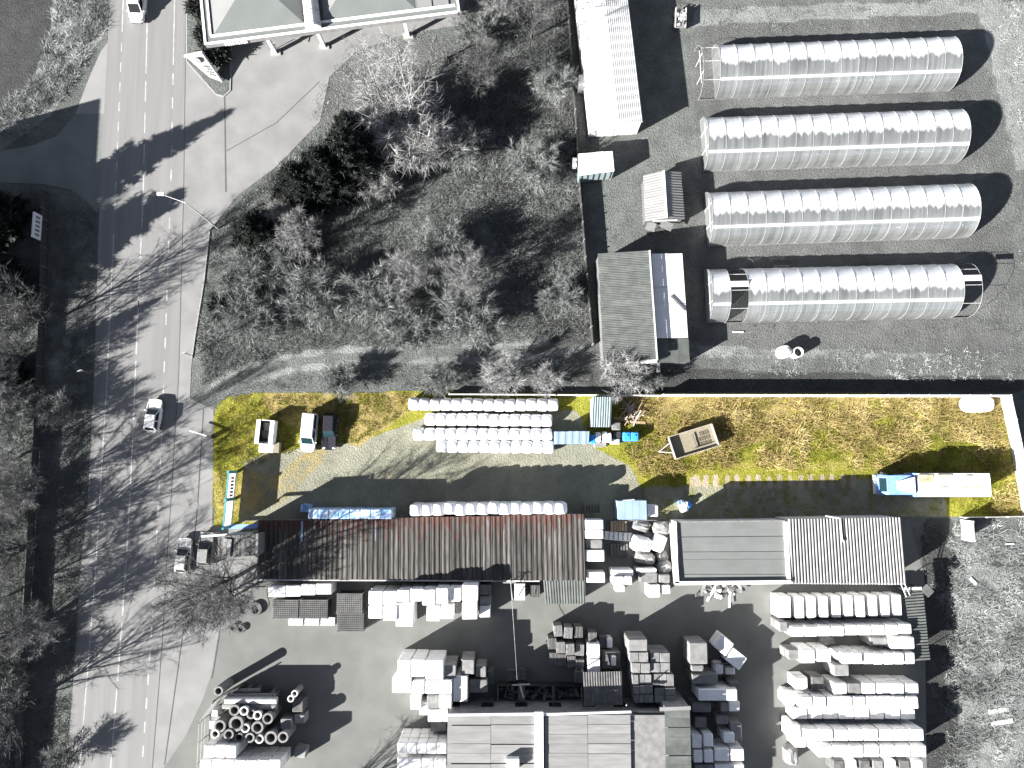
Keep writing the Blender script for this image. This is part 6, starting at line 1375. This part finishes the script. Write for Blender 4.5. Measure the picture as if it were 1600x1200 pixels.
for a in [('pale_bush', 640, 222, 6.5, 'pale fuzzy bare bush below the birches', 1.15), ('pale_bush', 618, 240, 5.5, 'pale bare bush between the birches and the dark conifers', 1.1), ('pale_bush', 668, 240, 5.5, 'pale bare bush east of the birch foot', 1.1), ('pale_bush', 615, 190, 5.5, 'pale bare bush behind the western birch', 1.15), ('pale_bush', 600, 300, 4, 'star shaped bare bush in the shade of the conifers', .9),
          ('bare', 480, 385, 6.5, 'wide bare tree south of the star shaped spruce', 1.15), ('bare', 452, 350, 5.0, 'bare tree close beside the star shaped spruce', 1.1), ('bush', 500, 470, 4, 'bare bush in the middle of the western thicket', 1.3), ('bare', 645, 445, 6.5, 'bare tree with long shadow in the centre of the thicket', 1.1), ('bare', 728, 440, 7.5, 'bare tree with pale forked trunk in the centre of the thicket', 1.0),
          ('bush', 690, 405, 4, 'bare bush between the two central trees', 1.3), ('bush', 590, 470, 4, 'bare bush west of the central trees', 1.3), ('bush', 735, 500, 4.2, 'bare bush just north of the rutted track', 1.25), ('bush', 640, 520, 3.5, 'low bare bush near the track edge', 1.3),
          ('bush', 400, 505, 3.4, 'bare bush near the pavement, above the track', 1.3), ('bush', 385, 440, 3.4, 'bare bush below the star shaped spruce', 1.3), ('bush', 430, 420, 3.4, 'bare bush between the spruce and the western thicket', 1.3),
          ('bush', 830, 270, 3.4, 'bare bush in the sunny clearing near the site container', 1.3), ('bush', 870, 470, 2.8, 'bare bush by the fence beside the corrugated barn', 1.3),
          ('big', 750, 150, 9, 'dark bare tree in the shaded northern thicket', .9), ('big', 830, 60, 10, 'dark bare tree near the top end of the boundary fence', .9), ('bare', 790, 25, 8, 'bare tree behind the petrol station rail fence', 1.0), ('bush', 860, 140, 3.6, 'bare bush beside the long white shed', 1.2), ('bush', 720, 240, 3.6, 'bare bush east of the birches', 1.2), ('bush', 745, 60, 3.2, 'bare bush beside the petrol station corner', 1.2),
          ('pale_bush', 784, 590, 3.4, 'pale branching shrub south of the track', 1.1), ('pale_bush', 968, 585, 4.2, 'pale bare shrub at the south end of the corrugated barn', 1.1), ('bush', 540, 595, 2.6, 'low bare bush north of the parked van', 1.3), ('bush', 690, 592, 2.6, 'low bare bush north of the bale rows', 1.2), ('pale_bush', 852, 596, 2.6, 'small pale shrub beside the low wall', 1.1), ('bush', 1010, 590, 2.2, 'low shrub by the gate pillar', 1.2),
          ('hedge', 318, 20, 2.6, 'evergreen bush at the north end of the petrol station hedge', 1.0), ('hedge', 326, 62, 2.6, 'evergreen bush in the middle of the petrol station hedge', 1.0), ('hedge', 345, 90, 3.0, 'evergreen bush beside the price sign', 1.0), ('hedge', 336, 78, 2.4, 'evergreen bush between hedge and price sign', 1.0),
          ('big', 372, 900, 13.5, 'big bare tree spreading over the parked cars and gatehouse', .95), ('bare', 342, 935, 7.5, 'smaller bare tree at the yard entrance below the gatehouse', 1.15), ('bare', 378, 925, 8, 'bare tree beside the big tyre at the yard entrance', 1.1), ('big', 462, 1282, 12, 'bare tree beyond the south edge whose shadow crosses the yard', .9),
          ('spruce', 22, 352, 15, 'slender dark conifer at the side road, northern one', .62), ('spruce', -14, 462, 13, 'broad dark conifer past the west verge', 1.25), ('spruce', 30, 585, 9.5, 'small slender conifer in the west verge', .5), ('big', 84, 752, 12.5, 'narrow upright bare tree at the fence opposite the plot', .3),
          ('big', 78, 505, 11.5, 'big bare verge tree, northernmost of the roadside row', .95), ('big', 40, 560, 9, 'bare verge tree behind the northernmost one', .9), ('big', 54, 850, 11.5, 'big bare verge tree in the middle of the roadside row', 1.0), ('bare', 20, 720, 7.5, 'bare verge tree near the west edge', 1.1), ('big', 40, 985, 10.5, 'bare verge tree in the southern half of the row', 1.0), ('bare', 15, 930, 8, 'bare verge tree behind the fence in the south', 1.1), ('bare', 60, 770, 8, 'bare verge tree beside the slender conifer', 1.0),
          ('big', 45, 1098, 10.5, 'bare verge tree near the southern house shadow', 1.0), ('bush', 25, 1050, 4, 'bare shrub at the south west edge', 1.2), ('bush', 100, 640, 3, 'bare shrub on the verge by the road', 1.1), ('bush', 30, 640, 4, 'bare shrub behind the dark fence', 1.2), ('bush', 20, 480, 4, 'bare shrub below the broad conifer', 1.2), ('bush', 110, 1180, 2.6, 'low shrub on the verge at the south edge', 1.1), ('bush', 15, 800, 4, 'bare shrub at the west edge by the slender conifer', 1.2)]:
    plant(*a)
for v, h, lab in ((440, 9.5, 'opposite the woods'), (600, 7.5, 'level with the moving white car'), (1040, 8.5, 'level with the pipe yard')):  # unseen trees added beyond the west edge to darken the verge
    plant('big', -52, v, h, 'added bare tree shading the west verge, ' + lab, .95)
for u, v, h, lab in ((28, 610, 7, 'near the second conifer'), (18, 870, 7, 'beside the dark fence bend'), (90, 970, 6, 'nearest to the asphalt in the south')):
    plant('bare', u, v, h, 'low bushy verge tree ' + lab, 1.2)
# ---------------------------------------------------------------- grass, brush and stalks nobody could count
def scatter(name, poly, per_m2, length, width, m, lean=.9, clump=6, spread=.16, cut=None, cs=3.0, seed=1, z0=0.0, dirv=None, avoid=()):
    g = np.random.default_rng(seed); us = [p[0] for p in poly]; vs = [p[1] for p in poly]; area = (max(us) - min(us)) * (max(vs) - min(vs)) / 156.0; n = int(area * per_m2 / clump)
    u = g.uniform(min(us), max(us), n); v = g.uniform(min(vs), max(vs), n); k = inpoly(u, v, poly)
    for a in avoid: k &= ~inpoly(u, v, a)
    x, y = PV(u, v)
    if cut is not None: k &= vnoise(x + 300, y + 300, cs, seed) * .65 + vnoise(x + 300, y + 300, cs / 3, seed + 9) * .35 > cut + g.uniform(-.12, .12, n)
    x, y = x[k], y[k]; n = len(x); rn = np.clip(vnoise(x + 300, y + 300, cs * .8, seed + 3) * 1.2 - .1, 0, 1)
    A = np.stack([x, y, np.full(n, z0)], -1).repeat(clump, 0) + np.concatenate([g.normal(0, spread, (n * clump, 2)), np.zeros((n * clump, 1))], 1)
    D = g.normal(0, 1, (n * clump, 3)) * (lean, lean, .25); D[:, 2] = np.abs(D[:, 2]) + .55
    if dirv is not None: D[:, :2] += dirv
    D /= np.linalg.norm(D, axis=1)[:, None]; D *= (length * g.uniform(.5, 1.3, len(D)))[:, None]
    me = tri_mesh(name, A, D, width, M[m], np.clip(rn.repeat(clump) * .75 + g.random(len(D)) * .4 - .06, 0, 1)); return tag(link_mesh(name, me), kind='stuff')
WOOD = [(345, 345), (430, 265), (520, 200), (600, 140), (690, 90), (740, 0), (884, -10), (905, 300), (924, 530), (760, 535), (640, 545), (520, 545), (400, 565), (318, 600), (310, 520), (322, 440), (330, 365)]
scatter('brush', WOOD, 60, .7, .045, 'brush', cut=.40, cs=3.5, seed=2, clump=11, spread=.3, avoid=RUTS)
scatter('brush', WOOD, 40, .8, .04, 'greygrass', cut=.34, cs=2.2, seed=3, clump=7, spread=.22, avoid=RUTS)
scatter('lot_grass', [(500, 128), (545, 78), (640, 48), (720, 36), (740, 90), (690, 200), (560, 215), (480, 215)], 40, .45, .04, 'drygrass', cut=.40, cs=2.2, seed=30, clump=9, spread=.3)
scatter('dry_grass', [(690, 200), (890, 190), (905, 300), (915, 430), (780, 470), (700, 330)], 40, .6, .045, 'drygrass', cut=.5, cs=2.6, seed=4, clump=10, spread=.25)
scatter('dry_grass', [(820, 440), (915, 440), (922, 530), (780, 535)], 30, .5, .045, 'drygrass', cut=.42, cs=2.5, seed=5, clump=10, avoid=RUTS)
scatter('brush', [(340, 575), (640, 572), (860, 566), (960, 575), (1010, 605), (640, 610), (400, 612), (330, 640)], 26, .5, .035, 'brush', cut=.42, cs=2.5, seed=6, clump=8, spread=.25, avoid=RUTS)
scatter('dry_grass', [(88, -40), (172, -40), (168, 40), (118, 125), (80, 178), (0, 230), (-60, 240), (-60, 180), (0, 168), (50, 130), (80, 40)], 110, 1.0, .06, 'drygrass', cut=.40, cs=1.6, seed=7, clump=12, spread=.25, lean=1.2)
scatter('verge_grass', [(0, 300), (65, 300), (150, 330), (147, 600), (136, 800), (119, 1000), (104, 1210), (-20, 1210), (-20, 300)], 60, .55, .04, 'greygrass', cut=.33, cs=3, seed=8, clump=7, avoid=[[(0, 230), (150, 230), (150, 330), (70, 288), (0, 288)]])
scatter('verge_brush', [(0, 420), (72, 420), (60, 800), (30, 1210), (-20, 1210), (-20, 420)], 40, 1.0, .04, 'brush', cut=.38, cs=2.4, seed=9, clump=8, spread=.3)
scatter('dry_grass', [(1556, 0), (1620, 0), (1620, 330), (1600, 260), (1572, 110)], 26, .5, .045, 'drygrass', cut=.38, cs=2, seed=10, clump=10)
scatter('soil_grass', [(1085, 15), (1540, 0), (1545, 45), (1330, 45), (1085, 60)], 22, .4, .04, 'greygrass', cut=.4, cs=2, seed=11, clump=8)
scatter('soil_grass', [(1000, 505), (1600, 500), (1600, 600), (1000, 590)], 16, .35, .035, 'greygrass', cut=.45, cs=1.8, seed=12, clump=8)
scatter('dry_grass', [(1200, 545), (1580, 548), (1580, 600), (1200, 585)], 26, .45, .045, 'drygrass', cut=.48, cs=2, seed=13, clump=10, dirv=(.2, .8))
scatter('meadow_grass', [(1496, 815), (1620, 812), (1620, 1220), (1480, 1220), (1480, 960), (1440, 900)], 70, .85, .05, 'drygrass', cut=.43, cs=2.2, seed=14, clump=13, spread=.25)
scatter('meadow_grass', [(1430, 812), (1495, 812), (1500, 1220), (1455, 1220), (1448, 900)], 18, .4, .035, 'greygrass', cut=.45, cs=2, seed=15, clump=8)
scatter('soil_grass', [(925, 280), (1090, 200), (1090, 380), (1030, 390), (930, 390)], 12, .3, .035, 'greygrass', cut=.45, cs=2, seed=16, clump=7)
scatter('soil_grass', [(1490, 150), (1600, 100), (1620, 520), (1540, 520), (1520, 300)], 16, .35, .035, 'greygrass', cut=.42, cs=2, seed=17, clump=8)
PZ = GZ + .02
LONG = [(965, 620), (1030, 624), (1560, 624), (1570, 690), (1592, 802), (1500, 806), (1490, 735), (1380, 735), (1120, 728), (1000, 745), (975, 700)]
TRL = [(1045, 676), (1108, 660), (1118, 695), (1052, 712)]
scatter('straw_grass', LONG, 70, .95, .055, 'straw', cut=.45, cs=2.4, seed=20, clump=14, spread=.24, z0=PZ, avoid=[TRL], dirv=(.3, .1))
scatter('green_grass', LONG, 45, .45, .045, 'green', cut=.44, cs=2.2, seed=21, clump=9, spread=.2, z0=PZ, avoid=[TRL])
scatter('green_grass', [(336, 648), (400, 618), (640, 615), (640, 640), (560, 690), (470, 700), (430, 715), (380, 735), (338, 735)], 80, .32, .045, 'green', cut=.40, cs=1.4, seed=22, clump=9, z0=PZ)
scatter('straw_grass', [(360, 618), (640, 615), (650, 640), (560, 685), (470, 690), (440, 720), (400, 720), (340, 800), (336, 735), (350, 700)], 60, .32, .045, 'straw', cut=.48, cs=1.3, seed=23, clump=8, z0=PZ)
scatter('green_grass', [(1060, 735), (1390, 738), (1560, 780), (1480, 806), (1060, 812)], 14, .3, .04, 'green', cut=.46, cs=1.6, seed=24, clump=8, z0=PZ)
scatter('weeds', [(960, 690), (1060, 700), (1010, 742), (940, 720)], 10, .22, .04, 'green', cut=.42, cs=1.5, seed=25, clump=7, z0=PZ)
